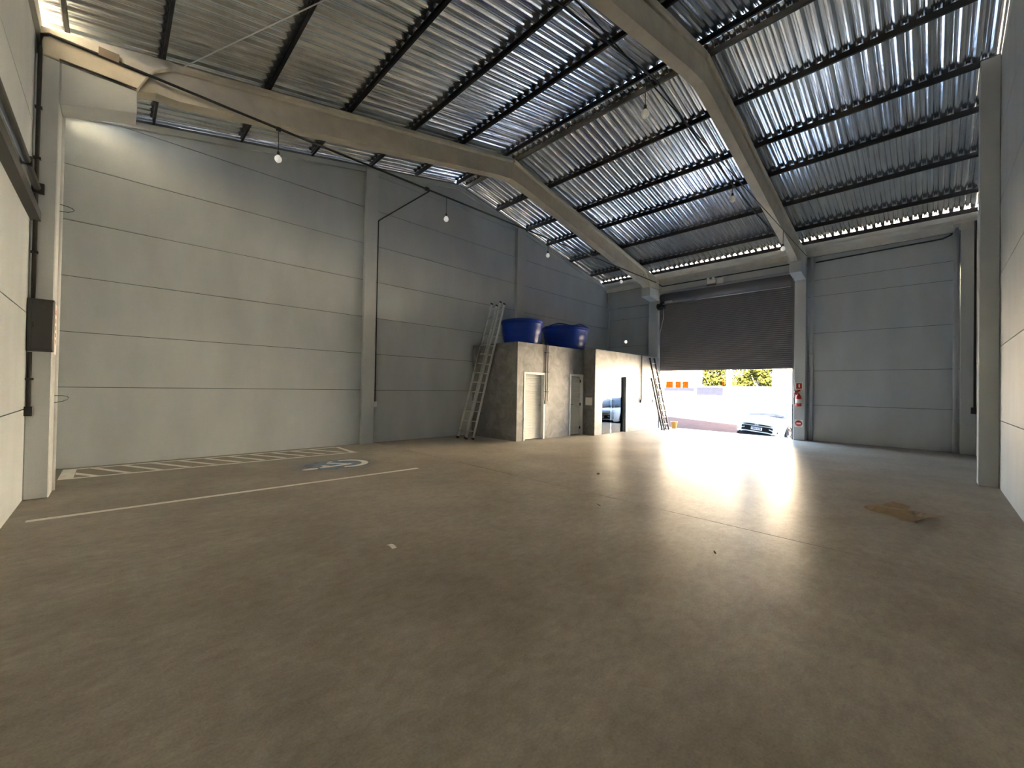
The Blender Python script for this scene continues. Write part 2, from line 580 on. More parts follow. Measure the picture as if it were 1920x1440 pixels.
# round daylight hole in the panel above the restroom block
cutter = MB().lathe([(0.075, -0.4), (0.075, 0.4)], (XD + 0.05, 10.28, 3.96), 16, 'x').build('cutter', M['dark'])
for ob in (hole_panel, hole_backing):
    md = ob.modifiers.new('hole', 'BOOLEAN'); md.object = cutter; md.operation = 'DIFFERENCE'; md.solver = 'EXACT'
dg = bpy.context.evaluated_depsgraph_get()
for ob in (hole_panel, hole_backing):
    me = bpy.data.meshes.new_from_object(ob.evaluated_get(dg))
    ob.modifiers.clear(); ob.data = me
bpy.data.objects.remove(cutter, do_unlink=True)

# ------------------------------------------------------------------ columns, rafters (concrete frames)
def column(a, c, label, mat='column'):
    o = MB().box(a, c).build('column', M[mat], bevel=0.012)
    return tag(o, label, 'column', kind='structure')
column((XB, 8.64, 0), (-0.61, 9.08, 6.16), 'grey concrete column carrying the dark switch box')
column((XB, 3.12, 0), (-0.61, 3.5, 6.16), 'grey concrete column on the back wall under the nearer frame')
column((17.25, 8.5, 0), (XD, 8.95, 6.1), 'grey concrete column between the restroom block and the roller door')
column((17.25, 3.1, 0), (XD, 3.44, 6.1), 'grey concrete column carrying the fire extinguisher')
for (x0, x1), nm in zip(((5.02, 5.37), (11.06, 11.5)), ('between the painted bay and the ladder', 'behind the first blue water tank')):
    p = gable([(x0, 0), (x1, 0), (x1, 9), (x0, 9)], 0.05)
    o = MB().prism(p, 'y', YG - 0.11, YG - 0.001).build('column', M['column'], bevel=0.01)
    tag(o, 'slim grey wall column %s' % nm, 'column', kind='structure')
p = gable([(11.5, 0), (11.86, 0), (11.86, 9), (11.5, 9)], 0.05)
o = MB().prism(p, 'y', YR + 0.001, YR + 0.25).build('column', M['column'], bevel=0.01)
tag(o, 'dark grey wall column near the right edge', 'column', kind='structure')
column((17.30, YR, 0), (XD, YR + 0.30, 6.4), 'grey corner column behind the right wall column')

def rafter(yf, wd, label, xl, xr_, seat):
    """precast half-I rafter pair: flange on top, thinner web, solid ends"""
    t = empty('rafter_beam', (XR, yf(XR), 7.6), label, 'beam', kind='structure')
    def dep(x): return 0.55
    nn = 12
    for sgn in (-1, 1):
        xe = xl if sgn < 0 else xr_
        xs = seat[0] if sgn < 0 else seat[1]         # inner end of the solid seat
        xi = XR + 0.006 * sgn
        zb = 6.165 if sgn < 0 else 6.11
        # outline of the solid seat block
        p = [(xe, zb), (xs, zb), (xs + 0.13 * -sgn, zb + 0.30), (xs + 0.19 * -sgn, zb + 0.39), (xs + 0.28 * -sgn, zr(xs) - 0.125), (xs + 0.42 * -sgn, zr(xs + 0.42 * -sgn) - 0.11), (xs + 0.42 * -sgn, zr(xs + 0.42 * -sgn)), (xe, zr(xe))]
        MB().prism(p, 'y', lambda q: yf(q[0]), lambda q: yf(q[0]) + wd).build('rafter_end', M['concrete'], t, bevel=0.012)
        # web with the haunch curve, slightly recessed
        x1 = xs - 0.02 * sgn
        low = [(xs, zb + 0.01), (xs - 0.22 * sgn, zb + 0.10), (xs - 0.5 * sgn, zr(xs - 0.5 * sgn) - 0.58)]
        mid = [(xi - 0.5 * -sgn, zr(xi) - 0.56 - 0.1), (xi, zr(XR) - 0.60)]
        p = low + mid + [(xi, zr(XR) - 0.10), (xs, zr(xs) - 0.10)]
        MB().prism(p, 'y', lambda q: yf(q[0]) + 0.075, lambda q: yf(q[0]) + wd - 0.075).build('rafter_web', M['concrete'], t)
        for u_ in (0.46, 0.66):
            MB().lathe([(0.022, -0.002), (0.022, 0.01)], (xs - u_ * sgn, yf(xs) + 0.074, zr(xs) - 0.20), 10, 'y').build('bolt_hole', M['black'], t)
        # top flange
        xa = xs + 0.2 * -sgn
        p = [(xa, zr(xa) - 0.125), (xi, zr(XR) - 0.125), (xi, zr(XR) - 0.0), (xa, zr(xa))]
        MB().prism(p, 'y', lambda q: yf(q[0]), lambda q: yf(q[0]) + wd).build('rafter_flange', M['concrete'], t, bevel=0.03)
    return t

def corbel(x0, x1, z0a, z0b, z1, y0, y1, label):
    o = MB().prism([(x0, z0a), (x1, z0b), (x1, z1), (x0, z1)], 'y', y0, y1).build('corbel', M['column'], bevel=0.012)
    return tag(o, label, 'corbel', kind='structure')

yf1 = lambda x: 8.62 - 0.0075 * x
yf2 = lambda x: 3.12
rafter(yf1, 0.40, 'long pale concrete roof beam over the parking bay, with black cable', XB + 0.04, 17.5, (0.19, 16.45))
rafter(yf2, 0.36, 'thick grey concrete roof beam crossing the top of the picture', XB + 0.04, 17.5, (0.19, 16.4))
corbel(-0.61, 0.19, 5.55, 5.80, 6.15, 8.63, 9.03, 'concrete corbel block at the head of the switch box column')
corbel(-0.61, 0.19, 5.55, 5.80, 6.15, 3.12, 3.48, 'concrete corbel block on the back wall, nearer frame')
corbel(17.25, 16.45, 5.62, 5.72, 6.10, 8.50, 8.90, 'concrete corbel block above the roller door motor')
corbel(17.25, 16.45, 5.62, 5.72, 6.10, 3.10, 3.44, 'concrete corbel block above the fire extinguisher column')

# ------------------------------------------------------------------ roof: purlins, sheets, gutters
ceil = empty('ceiling', (XR, 5, 8), 'pitched corrugated metal roof on dark steel purlins', kind='structure')
def purlin(x, sgn):
    h_ = 0.118
    z = zs(x) - 0.12
    t = 0.006
    wd = 0.042
    # C section, mouth towards the eave
    a, b = (x, x + wd * sgn)
    prof = [(a, z), (b, z), (b, z + 0.02), (a + 0.012 * sgn, z + 0.02), (a + 0.012 * sgn, z + h_ - 0.02), (b, z + h_ - 0.02), (b, z + h_), (a, z + h_)]
    o = MB().prism(prof, 'y', YR - 0.0, YG - 0.0).build('purlin', M['purlin'], ceil)
    return o
for x in (-0.55, 0.525, 2.053, 3.593, 5.153, 6.625, 8.20): purlin(x, -1)
for x in (8.52, 9.995, 11.54, 12.80, 14.38, 15.96, 16.95): purlin(x, 1)

PITCH, SHEET = 0.2055, 5 * 0.2055
def sheet(y0, side, seed):
    """trapezoidal sheet, ribs down the slope, a little wavy"""
    rnd = random.Random(seed)
    prof = []
    for k in range(5):
        b_ = k * PITCH
        prof += [(b_, 0.0), (b_ + 0.028, 0.0), (b_ + 0.058, 0.012), (b_ + 0.082, 0.033), (b_ + 0.108, 0.034), (b_ + 0.114, 0.031), (b_ + 0.122, 0.034), (b_ + 0.146, 0.033), (b_ + 0.168, 0.012), (b_ + 0.196, 0.0)]
    prof.append((5 * PITCH + 0.03, 0.0))
    prof = [(p_[0], p_[1]) for p_ in prof]
    xe = -1.05 if side < 0 else 17.04
    nseg = 13
    mb = MB()
    rows = []
    for i in range(nseg + 1):
        x = XR + side * 0.085 + (xe - XR - side * 0.085) * i / nseg
        base = zs(x)
        row = []
        for u, v in prof:
            dz = rnd.uniform(-0.0012, 0.0012) if v > 0.03 else rnd.uniform(-0.0008, 0.0008)
            row.append(mb.b.verts.new((x, y0 + u + rnd.uniform(-0.0015, 0.0015), base + v + dz + 0.003)))
        rows.append(row)
    for i in range(nseg):
        for k in range(len(prof) - 1):
            mb.face([rows[i][k], rows[i][k + 1], rows[i + 1][k + 1], rows[i + 1][k]])
    return mb.build('roof_sheet', M['foil'], ceil)
y = YR - 0.12
i = 0
while y < YG + 0.1:
    sheet(y, -1, i); sheet(y, 1, i + 50)
    y += SHEET; i += 1
# ridge cap
rc = MB().prism([(XR - 0.30, zs(XR - 0.30) + 0.045), (XR, zs(XR) + 0.05), (XR + 0.30, zs(XR + 0.30) + 0.045), (XR + 0.30, zs(XR + 0.30) + 0.049), (XR, zs(XR) + 0.056), (XR - 0.30, zs(XR - 0.30) + 0.049)], 'y', YR - 0.15, YG + 0.15)
rc.build('ridge_cap', M['foil'], ceil)

# concrete gutters along both eaves
gp = [(17.04, 6.62), (17.04, 6.80), (17.12, 6.80), (17.12, 6.72), (17.78, 6.72), (17.78, 6.85), (17.86, 6.85), (17.86, 6.45), (17.40, 6.42), (17.36, 6.60)]
gd = MB().prism(gp, 'y', YR - 0.1, YG + 0.1).build('trim_1', M['gutter'])
tag(gd, 'concrete gutter beam along the eave above the roller door', kind='structure')
gp = [(-0.80, 6.44), (-0.80, 6.655), (-0.88, 6.655), (-0.88, 6.50), (-1.50, 6.50), (-1.50, 6.60), (-1.58, 6.60), (-1.58, 6.38), (-0.86, 6.38), (-0.86, 6.44)]
gb = MB().prism(gp, 'y', YR - 0.1, YG + 0.1).build('trim_2', M['gutter'])
tag(gb, 'concrete gutter along the eave above the back wall', kind='structure')
bm_ = MB().box((17.30, DY0 - 0.1, 6.0), (XD - 0.002, DY1, 6.40)).build('beam', M['column'])
tag(bm_, 'grey lintel beam over the roller door', 'beam', kind='structure')
bm_.hide_render = False

# roof bracing: dark flat tie down the slope, pale steel wire
br = MB()
pts = [(1.0, 4.05), (5.0, 4.1), (XR, 4.2)]
pl = [(x, yy, zr(x) - 0.03) for x, yy in pts] + [(x, yy, zr(x) - 0.03) for x, yy in ((9.8, 4.15), (12.0, 4.0), (14.0, 3.85), (16.6, 3.55))]
br.tube(pl, 0.022, 6)
o = br.build('roof_tie', M['purlin'])
tag(o, 'dark diagonal steel tie under the purlins beside the thick beam', 'tie rod')
o = MB().tube([(0.74, 8.55, zr(0.74) - 0.06), (3.3, 3.5, zr(3.3) - 0.06)], 0.009, 6).build('brace_wire', M['steel'])
tag(o, 'pale steel bracing wire across the upper left of the roof', 'wire')

# ------------------------------------------------------------------ restroom block
BX0, BXM, BX1 = 8.96, 12.39, 17.24
BY1, BY2, BZ = 8.97, 8.45, 3.10
blk = empty('restroom_block', (13, 10, 0), 'low block of rooms in mottled burnt cement under the blue water tanks', 'building')
def wall_with_opening(mb, x0, x1, y0, y1, ox0, ox1, oz):
    mb.box((x0, y0, 0), (ox0, y1, BZ)); mb.box((ox1, y0, 0), (x1, y1, BZ)); mb.box((ox0, y0, oz), (ox1, y1, BZ))
D1 = (9.29, 10.24, 2.14)     # louvred door in the sun
D2 = (11.62, 12.37, 2.16)    # louvred door in the recess
D3 = (12.86, 14.52, 2.17)    # glass door
mb = MB()
wall_with_opening(mb, BX0, D1[1] + 0.35, BY1, BY1 + 0.15, *D1)
wall_with_opening(mb, D1[1] + 0.35, BXM, BY1, BY1 + 0.15, *D2)
mb.box((BX0, BY1 + 0.15, 0), (BX0 + 0.15, YG - 0.115, BZ))
mb.build('left_room_wall', M['cement'], blk)
mb = MB()
wall_with_opening(mb, BXM, BX1, BY2, BY2 + 0.15, *D3)
mb.box((BXM, BY2 + 0.15, 0), (BXM + 0.15, YG - 0.115, BZ))
mb.build('right_room_wall', M['cement'], blk)
MB().box((BX0 + 0.15, BY1 + 0.15, BZ - 0.14), (BXM, YG - 0.115, BZ)).build('roof_slab', M['concrete'], blk)
MB().box((BXM + 0.15, BY2 + 0.15, BZ - 0.14), (BX1, YG - 0.115, BZ)).build('roof_slab', M['concrete'], blk)
MB().box((BXM + 0.6, BY2 + 0.9, 0.01), (BX1 - 0.2, BY2 + 0.95, BZ - 0.15)).build('dark_backdrop', M['dark'], blk)  # near-black sheet standing in for the unlit depth behind the glass

def louvre_door(name, ox, oz, yf, label, handle_side):
    x0, x1 = ox
    t = empty(name, ((x0 + x1) / 2, yf, 0), label, 'door', kind='structure')
    f = MB()
    f.box((x0 - 0.03, yf - 0.012, 0), (x0 + 0.035, yf + 0.13, oz + 0.03)); f.box((x1 - 0.035, yf - 0.006, 0), (x1 + 0.03, yf + 0.13, oz + 0.03)); f.box((x0 + 0.035, yf - 0.012, oz - 0.035), (x1 - 0.035, yf + 0.13, oz + 0.03))
    f.build('door_frame', M['whitealu'], t)
    yl = yf + 0.115
    MB().box((x0 + 0.036, yl + 0.03, 0.012), (x1 - 0.036, yl + 0.038, oz - 0.04)).build('door_leaf', M['whitealu'], t)
    n = 24
    hh = (oz - 0.06) / n
    first = None
    for k in range(n):
        z = 0.02 + k * hh
        if first is None:
            first = MB().prism([(yl + 0.028, 0), (yl - 0.024, 0.004), (yl - 0.024, 0.014), (yl + 0.028, hh - 0.004)], 'x', x0 + 0.04, x1 - 0.04).build('louvre', M['whitealu'], t, loc=(0, 0, z))
            first.matrix_parent_inverse = Matrix.Translation(t.location).inverted()
        else:
            c = shared(first, 'louvre', t, (0, 0, z)); c.matrix_parent_inverse = first.matrix_parent_inverse
    hx = x1 - 0.10 if handle_side > 0 else x0 + 0.10
    hb = MB().box((hx - 0.02, yl - 0.05, 0.98), (hx + 0.02, yl - 0.013, 1.16))
    hb.tube([(hx, yl - 0.05, 1.10), (hx, yl - 0.075, 1.10), (hx - 0.12 * handle_side, yl - 0.075, 1.10)], 0.010, 8)
    hb.build('door_handle', M['chrome'], t)
    return t
louvre_door('door_2', D1[:2], D1[2], BY1, 'white louvred door in the sunlit end of the cement block', 1)
d2 = louvre_door('door_3', D2[:2], D2[2], BY1, 'white louvred door in the shaded recess beside the paper notice', -1)
for z in (0.25, 1.1, 1.95):
    MB().box((D2[1] - 0.06, BY1 + 0.06, z - 0.05), (D2[1] - 0.03, BY1 + 0.10, z + 0.05)).build('hinge', M['black'], d2)

gd3 = empty('door_4', (13.7, BY2, 0), 'glass door of the cement block mirroring the street', 'door', kind='structure')
yl = BY2 + 0.12
f = MB()
for a in (D3[0], D3[1] - 0.02): f.box((a, yl - 0.02, 0), (a + 0.02, yl + 0.02, D3[2]))
f.box((D3[0] + 0.02, yl - 0.02, D3[2] - 0.02), (D3[1] - 0.02, yl + 0.02, D3[2]))
f.build('door_frame', M['steel'], gd3)
xm = (D3[0] + D3[1]) / 2
for a, b in ((D3[0] + 0.021, xm - 0.006), (xm + 0.006, D3[1] - 0.021)):
    MB().box((a, yl - 0.004, 0.01), (b, yl + 0.004, D3[2] - 0.021)).build('glass_pane', M['glass'], gd3)
for s_ in (-1, 1):
    MB().tube([(xm + s_ * 0.09, yl - 0.005, 0.95), (xm + s_ * 0.09, yl - 0.05, 0.95), (xm + s_ * 0.09, yl - 0.05, 1.25), (xm + s_ * 0.09, yl - 0.005, 1.25)], 0.010, 8).build('door_handle', M['chrome'], gd3)

# paper notice, wall conduits of the block
o = MB().box((BXM - 0.006, 8.56, 1.08), (BXM - 0.001, 8.86, 1.36)).build('paper_notice', M['paper'])
tag(o, 'blank white paper notice on the shaded side of the cement block', 'notice')
def conduit(paths, label, boxes=(), clips=(), r=0.016, mat='cable', cat='conduit', name='conduit'):
    mb = MB()
    for p in paths: mb.tube(p, r, 8)
    t = mb.build(name, M[mat])
    tag(t, label, cat)
    for c, sz in boxes: MB().obox(c, sz).build('junction_box', M['black'], t, bevel=0.006)
    for c, sz in clips: MB().obox(c, sz).build('pipe_clip', M[mat], t)
    return t
yc = BY1 - 0.032
conduit([[(10.27, yc, 1.2), (10.27, yc, BZ + 0.05)], [(10.35, yc, 1.2), (10.35, yc, BZ + 0.05)]], 'pair of dark conduits running down beside the sunlit louvred door',
        [((10.31, yc, 1.2), (0.16, 0.05, 0.12))], [((10.31, yc - 0.005, z), (0.15, 0.05, 0.03)) for z in (2.85, 2.2, 1.55)], r=0.013)
yc = BY2 - 0.032
conduit([[(15.68, yc, 1.2), (15.68, yc, BZ)]], 'dark conduit running down to a socket right of the glass door',
        [((15.68, yc, 1.2), (0.10, 0.05, 0.12))], [((15.68, yc, 2.2), (0.07, 0.045, 0.03))], r=0.02)
conduit([[(15.73, yc, 1.2), (16.65, yc, 1.2)]], 'short level conduit between two sockets behind the leaning ladder', [((16.68, yc, 1.2), (0.10, 0.05, 0.12))], r=0.014, mat='steel')

# ------------------------------------------------------------------ water tanks
def tank(c, R0, R1, hh, lid_h, label, handles):
    cx_, cy_ = c
    t = empty('water_tank', (cx_, cy_, BZ), label, 'water tank', 'blue water tanks on the cement block')
    prof = [(R0 * 0.97, 0.0), (R0, 0.03)]
    n = 12
    for i in range(1, n + 1):
        u = i / n
        r = R0 + (R1 - R0) * u
        prof.append((r + (0.012 if i in (4, 8) else 0), 0.03 + (hh - 0.03) * u))
    prof += [(R1 + 0.035, hh), (R1 + 0.045, hh + 0.02), (R1 + 0.045, hh + 0.045)]
    MB().lathe(prof, (cx_, cy_, BZ + 0.002), 48).build('tank_body', M['blue'], t)
    lid = [(R1 + 0.055, hh + 0.028), (R1 + 0.06, hh + 0.06), (R1 + 0.02, hh + 0.075)]
    for i in range(1, 7):
        a = i / 6
        lid.append(((R1 + 0.02) * math.cos(a * math.pi / 2) + 0.02, hh + 0.075 + lid_h * math.sin(a * math.pi / 2)))
    MB().lathe(lid, (cx_, cy_, BZ + 0.002), 48).build('tank_lid', M['blue'], t)
    for k in range(handles):
        a0 = k * 2 * math.pi / handles + 0.35
        path = []
        for q in range(9):
            a = a0 + (q / 8) * 1.2
            r = (R1 + 0.05) * (1.0 - 0.22 * math.sin(math.pi * q / 8))
            path.append((cx_ + r * math.cos(a), cy_ + r * math.sin(a), BZ + hh + 0.065 + (0.5 * lid_h + 0.075) * math.sin(math.pi * q / 8)))
        MB().tube(path, 0.022, 6).build('lid_grip', M['blue'], t)
    # outlet
    MB().tube([(cx_ + R0 - 0.05, cy_ - 0.15, BZ + 0.12), (cx_ + R0 + 0.30, cy_ - 0.15, BZ + 0.12)], 0.03, 10).build('outlet_pipe', M['pvc'], t)
    return t
tank((10.22, 10.03), 0.60, 0.72, 0.78, 0.08, 'smaller blue water tank beside the tall aluminium ladder', 0)
tank((12.56, 9.98), 0.74, 0.86, 0.80, 0.10, 'wider blue water tank with a domed wavy lid at the corner of the recess', 5)
# pipe between the tanks and on to the right
o = MB().tube([(11.1, 10.6, BZ + 0.30), (11.9, 10.6, BZ + 0.30)], 0.03, 8).build('tank_pipe', M['cable'])
tag(o, 'dark pipe joining the two blue water tanks', 'pipe')
o = MB().tube([(13.35, 9.9, BZ + 0.035), (17.1, 9.9, BZ + 0.035)], 0.035, 8).build('roof_pipe', M['pvc'])
tag(o, 'grey pipe lying along the top of the cement block right of the tanks', 'pipe')

# ------------------------------------------------------------------ ladders
def ladder(root, L, wd, foot, top, n, mat='alu', rail=(0.028, 0.065)):
    """one ladder section: two rails and rungs in the plane from foot to top (centre line points)"""
    foot, top = Vector(foot), Vector(top)
    d = (top - foot).normalized()
    side = Vector(L).normalized()
    nrm = d.cross(side).normalized()
    rot = Matrix((side, nrm, d)).transposed()
    ln = (top - foot).length
    for s_ in (-1, 1):
        c = foot + d * ln / 2 + side * s_ * wd / 2
        MB().obox(c, (rail[0], rail[1], ln), rot).build('rail', M[mat], root)
        MB().obox(foot + side * s_ * wd / 2 + d * 0.02, (rail[0] + 0.014, rail[1] + 0.014, 0.06), rot).build('rubber_foot', M['black'], root)
        MB().obox(top + side * s_ * wd / 2, (rail[0] + 0.010, rail[1] + 0.010, 0.05), rot).build('end_cap', M['black'], root)
    for k in range(n):
        p = foot + d * (0.25 + k * (ln - 0.45) / (n - 1))
        MB().tube([p - side * wd / 2, p + side * wd / 2], 0.016, 8).build('rung', M['alu'], root)
lad = empty('extension_ladder', (8.1, 10.25, 0), 'tall aluminium double ladder leaning on the shaded end of the cement block', 'ladder')
dx = 0.29
ladder(lad, (0, 1, 0), 0.44, (7.96, 10.41, 0.03), (9.20, 10.28, 4.50), 14)
ladder(lad, (0, 1, 0), 0.38, (8.07, 10.18, 0.03), (9.29, 10.16, 4.44), 14)
lad2 = empty('aluminium_ladder', (16.4, 7.75, 0), 'brown railed double ladder leaning on the cement block beside the roller door', 'ladder')
ladder(lad2, (1, 0, 0), 0.40, (16.50, 7.70, 0.03), (16.44, 8.35, 3.0), 10, 'brownrail')
ladder(lad2, (1, 0, 0), 0.34, (16.47, 7.80, 0.03), (16.43, 8.28, 2.15), 7, 'brownrail')

# ------------------------------------------------------------------ roller door
rd = empty('door_1', (XD, 6, 0), 'charcoal roller door pulled half way up', 'roller door', kind='structure')
xr0 = XD - 0.12
SZ0, SZ1, PS = 2.52, 5.56, 0.0742
ns = int((SZ1 - SZ0) / PS)
first = None
for k in range(ns):
    z = SZ0 + 0.05 + k * PS
    if first is None:
        prof = [(xr0, 0.0), (xr0 - 0.014, 0.010), (xr0 - 0.018, PS * 0.5), (xr0 - 0.012, PS - 0.014), (xr0 - 0.004, PS + 0.004), (xr0 + 0.004, PS + 0.004), (xr0 + 0.004, 0.0)]
        mb = MB()
        A = [mb.b.verts.new((q[0], DY0 + 0.01, q[1])) for q in prof]; B = [mb.b.verts.new((q[0], DY1 - 0.01, q[1])) for q in prof]
        mb.face(A); mb.face(B[::-1])
        for i in range(len(prof)): mb.face([A[i], B[i], B[(i + 1) % len(prof)], A[(i + 1) % len(prof)]])
        first = mb.build('shutter_slat', M['shutter'], rd, loc=(0, 0, z))
        first.matrix_parent_inverse = Matrix.Translation(rd.location).inverted()
    else:
        c = shared(first, 'shutter_slat', rd, (0, 0, z)); c.matrix_parent_inverse = first.matrix_parent_inverse
MB().box((xr0 - 0.022, DY0, SZ0), (xr0 + 0.02, DY1, SZ0 + 0.05)).build('bottom_bar', M['shutter'], rd)
for a, b in ((DY0 - 0.025, DY0 + 0.045), (DY1 - 0.045, DY1 + 0.0)):
    MB().box((xr0 - 0.05, a, 0), (xr0 + 0.05, b, SZ1 + 0.1)).build('guide_rail', M['shutter'], rd)
MB().lathe([(0.20, DY0 + 0.05), (0.20, DY1 - 0.10)], (xr0 - 0.10, 0, 5.70), 28, 'y').build('shutter_roll', M['shutter'], rd)
MB().tube([(xr0 - 0.33, DY0 + 0.05, 5.42), (xr0 - 0.33, DY1 - 0.25, 5.42)], 0.022, 8).build('steel_bar', M['steel'], rd)
mt = MB().lathe([(0.0, -0.16), (0.15, -0.15), (0.17, -0.05), (0.17, 0.10), (0.10, 0.16), (0.0, 0.17)], (xr0 - 0.22, DY1 - 0.12, 5.36), 20, 'y').build('motor', M['black'], rd)
MB().lathe([(0.07, -0.15), (0.07, 0.15)], (xr0 - 0.22, DY1 - 0.48, 5.50), 16, 'y').build('motor_shaft', M['steel'], mt)
MB().obox((xr0 - 0.30, DY1 - 0.05, 5.50), (0.12, 0.18, 0.16)).build('control_box', M['steel'], mt)
MB().tube([(xr0 - 0.25, DY1 - 0.28, 5.30), (xr0 - 0.24, DY1 - 0.26, 4.8), (xr0 - 0.2, DY1 - 0.10, 4.2), (xr0 - 0.17, DY1 - 0.06, 1.4)], 0.009, 6).build('motor_chain', M['white'], rd)

# emergency light, white box and conduit on the lintel
el = empty('emergency_light', (17.28, 6.32, 6.1), 'twin headed emergency light on the lintel over the roller door', 'lamp')
MB().box((17.24, 6.12, 6.02), (17.298, 6.44, 6.16)).build('lamp_body', M['paper'], el, bevel=0.01)
for yy in (6.18, 6.38):
    MB().lathe([(0.03, 0.0), (0.055, -0.03), (0.055, -0.06)], (17.25, yy, 6.20), 16, 'x').build('lamp_head', M['white'], el)
MB().box((17.22, 6.10, 5.94), (17.297, 6.46, 5.99)).build('name_strip', M['brown'], el)
o = MB().box((17.25, 5.83, 5.97), (17.298, 6.05, 6.19)).build('white_box', M['white'], bevel=0.01)
tag(o, 'small white square box beside the emergency light', 'electrical box')
conduit([[(17.27, 8.5, 6.36), (17.27, 8.35, 6.24), (17.27, 3.4, 6.25)]], 'black conduit along the lintel above the emergency light', r=0.022)
conduit([[(XD - 0.03, 2.88, 6.22), (XD - 0.03, -0.18, 6.29), (XD - 0.03, -0.34, 6.36), (XD - 0.03, -0.37, 6.40)]], 'black conduit rising under the gutter right of the thick beam', r=0.022)

# downpipes
def downpipe(x, yy, z0, z1, label, r=0.05, collar=(), bowl=False):
    mb = MB().tube([(x, yy, z0), (x, yy, z1)], r, 16)
    t = mb.build('downpipe', M['pvc']); tag(t, label, 'pipe')
    for z in collar: MB().lathe([(r + 0.012, -0.05), (r + 0.012, 0.05)], (x, yy, z), 16).build('pipe_socket', M['pvc'], t)
    if bowl: MB().lathe([(r + 0.01, -0.10), (0.12, 0.0), (0.13, 0.12)], (x, yy, z1 + 0.06), 18).build('rain_head', M['pvc'], t)
    return t
downpipe(17.46, 11.17, BZ + 0.0, 6.42, 'grey downpipe in the far corner behind the water tanks', 0.055, (4.7,))
downpipe(17.47, 2.97, 0.0, 6.45, 'pale grey downpipe beside the fire extinguisher column', 0.06, (3.0,))
downpipe(17.44, -0.46, 0.0, 6.55, 'pale grey downpipe with a rain head in the right corner', 0.065, (6.3,), True)
conduit([[(17.0, YR + 0.04, 1.3), (17.0, YR + 0.04, 6.5)]], 'dark conduit down to a socket on the right wall behind the column', [((17.0, YR + 0.06, 1.25), (0.12, 0.10, 0.18))], r=0.025)

# ------------------------------------------------------------------ signs and extinguisher on the door column
xf = 17.249
ext = empty('fire_extinguisher', (17.15, 3.28, 1.0), 'red fire extinguisher hanging on the column right of the roller door', 'fire extinguisher')
cxx, cyy = 17.14, 3.27
MB().lathe([(0.0, 1.18), (0.075, 1.19), (0.085, 1.22), (0.085, 1.50), (0.075, 1.55), (0.035, 1.60), (0.025, 1.64), (0.0, 1.64)], (cxx, cyy, 0), 24, cap=False).build('cylinder_body', M['red'], ext)
MB().lathe([(0.0865, 1.30), (0.0865, 1.44)], (cxx, cyy, 0), 24, cap=False).build('white_label', M['paper'], ext)
MB().obox((cxx, cyy, 1.67), (0.05, 0.05, 0.06)).build('valve', M['copper'], ext)
MB().obox((cxx, cyy + 0.05, 1.72), (0.03, 0.16, 0.02)).build('lever', M['black'], ext)
MB().tube([(cxx, cyy + 0.03, 1.67), (cxx, cyy + 0.12, 1.64), (cxx, cyy + 0.13, 1.45), (cxx, cyy + 0.11, 1.26)], 0.012, 8).build('hose', M['black'], ext)
MB().box((cxx + 0.06, cyy - 0.03, 1.40), (xf, cyy + 0.03, 1.56)).build('bracket', M['steel'], ext)
sg = empty('extinguisher_sign', (xf, 3.27, 1.9), 'white bordered red sign with a down arrow above the extinguisher', 'sign')
MB().box((xf - 0.004, 3.17, 1.78), (xf, 3.38, 2.02)).build('sign_plate', M['paper'], sg)
MB().box((xf - 0.006, 3.19, 1.80), (xf - 0.0045, 3.36, 2.00)).build('red_field', M['red'], sg)
MB().box((xf - 0.008, 3.255, 1.85), (xf - 0.0065, 3.295, 1.96)).build('extinguisher_mark', M['paper'], sg)
MB().prism([(3.21, 1.772), (3.34, 1.772), (3.275, 1.70)], 'x', xf - 0.006, xf - 0.001).build('arrow_mark', M['red'], sg)
vl = MB().lathe([(0.07, 0), (0.075, -0.02), (0.05, -0.05)], (xf, 3.36, 1.66), 16, 'x').build('alarm_button', M['red'])
tag(vl, 'round red alarm button beside the extinguisher sign', 'alarm')
rs = empty('round_sign', (xf, 3.27, 0.6), 'white square sign with a red disc, lowest on the column', 'sign')
MB().box((xf - 0.004, 3.15, 0.46), (xf, 3.41, 0.72)).build('sign_plate', M['paper'], rs)
MB().lathe([(0.0, 0), (0.105, 0), (0.105, -0.002), (0.0, -0.002)], (xf - 0.0045, 3.28, 0.59), 28, 'x', cap=False).build('red_disc', M['red'], rs)
MB().box((xf - 0.009, 3.215, 0.565), (xf - 0.007, 3.345, 0.615)).build('white_bar', M['paper'], rs)
o = MB().box((17.30, DY0 - 0.06, 1.60), (17.36, DY0 - 0.0, 1.78)).build('door_control', M['black'], bevel=0.008)
tag(o, 'small dark roller door control beside the extinguisher', 'switch')

# ------------------------------------------------------------------ left column: switch box, conduit, sign, cable trays
yn = 8.639
pb = empty('switch_box', (-0.73, 8.58, 2.4), 'dark grey electrical box mounted on the left column', 'electrical box')
MB().box((-0.845, yn - 0.11, 2.04), (-0.595, yn, 2.76)).build('box_body', M['dgrey'], pb, bevel=0.008)
MB().box((-0.80, yn - 0.125, 2.07), (-0.605, yn - 0.111, 2.73)).build('box_door', M['dgrey'], pb, bevel=0.004)
MB().box((-0.79, yn - 0.137, 2.36), (-0.775, yn - 0.1255, 2.44)).build('latch', M['black'], pb)
conduit([[(-0.815, yn - 0.03, 1.28), (-0.815, yn - 0.03, 2.03)]], 'black conduit from the switch box down to a socket', [((-0.815, yn - 0.04, 1.22), (0.09, 0.08, 0.13))], [((-0.815, yn - 0.03, 1.66), (0.08, 0.05, 0.03))], r=0.022)
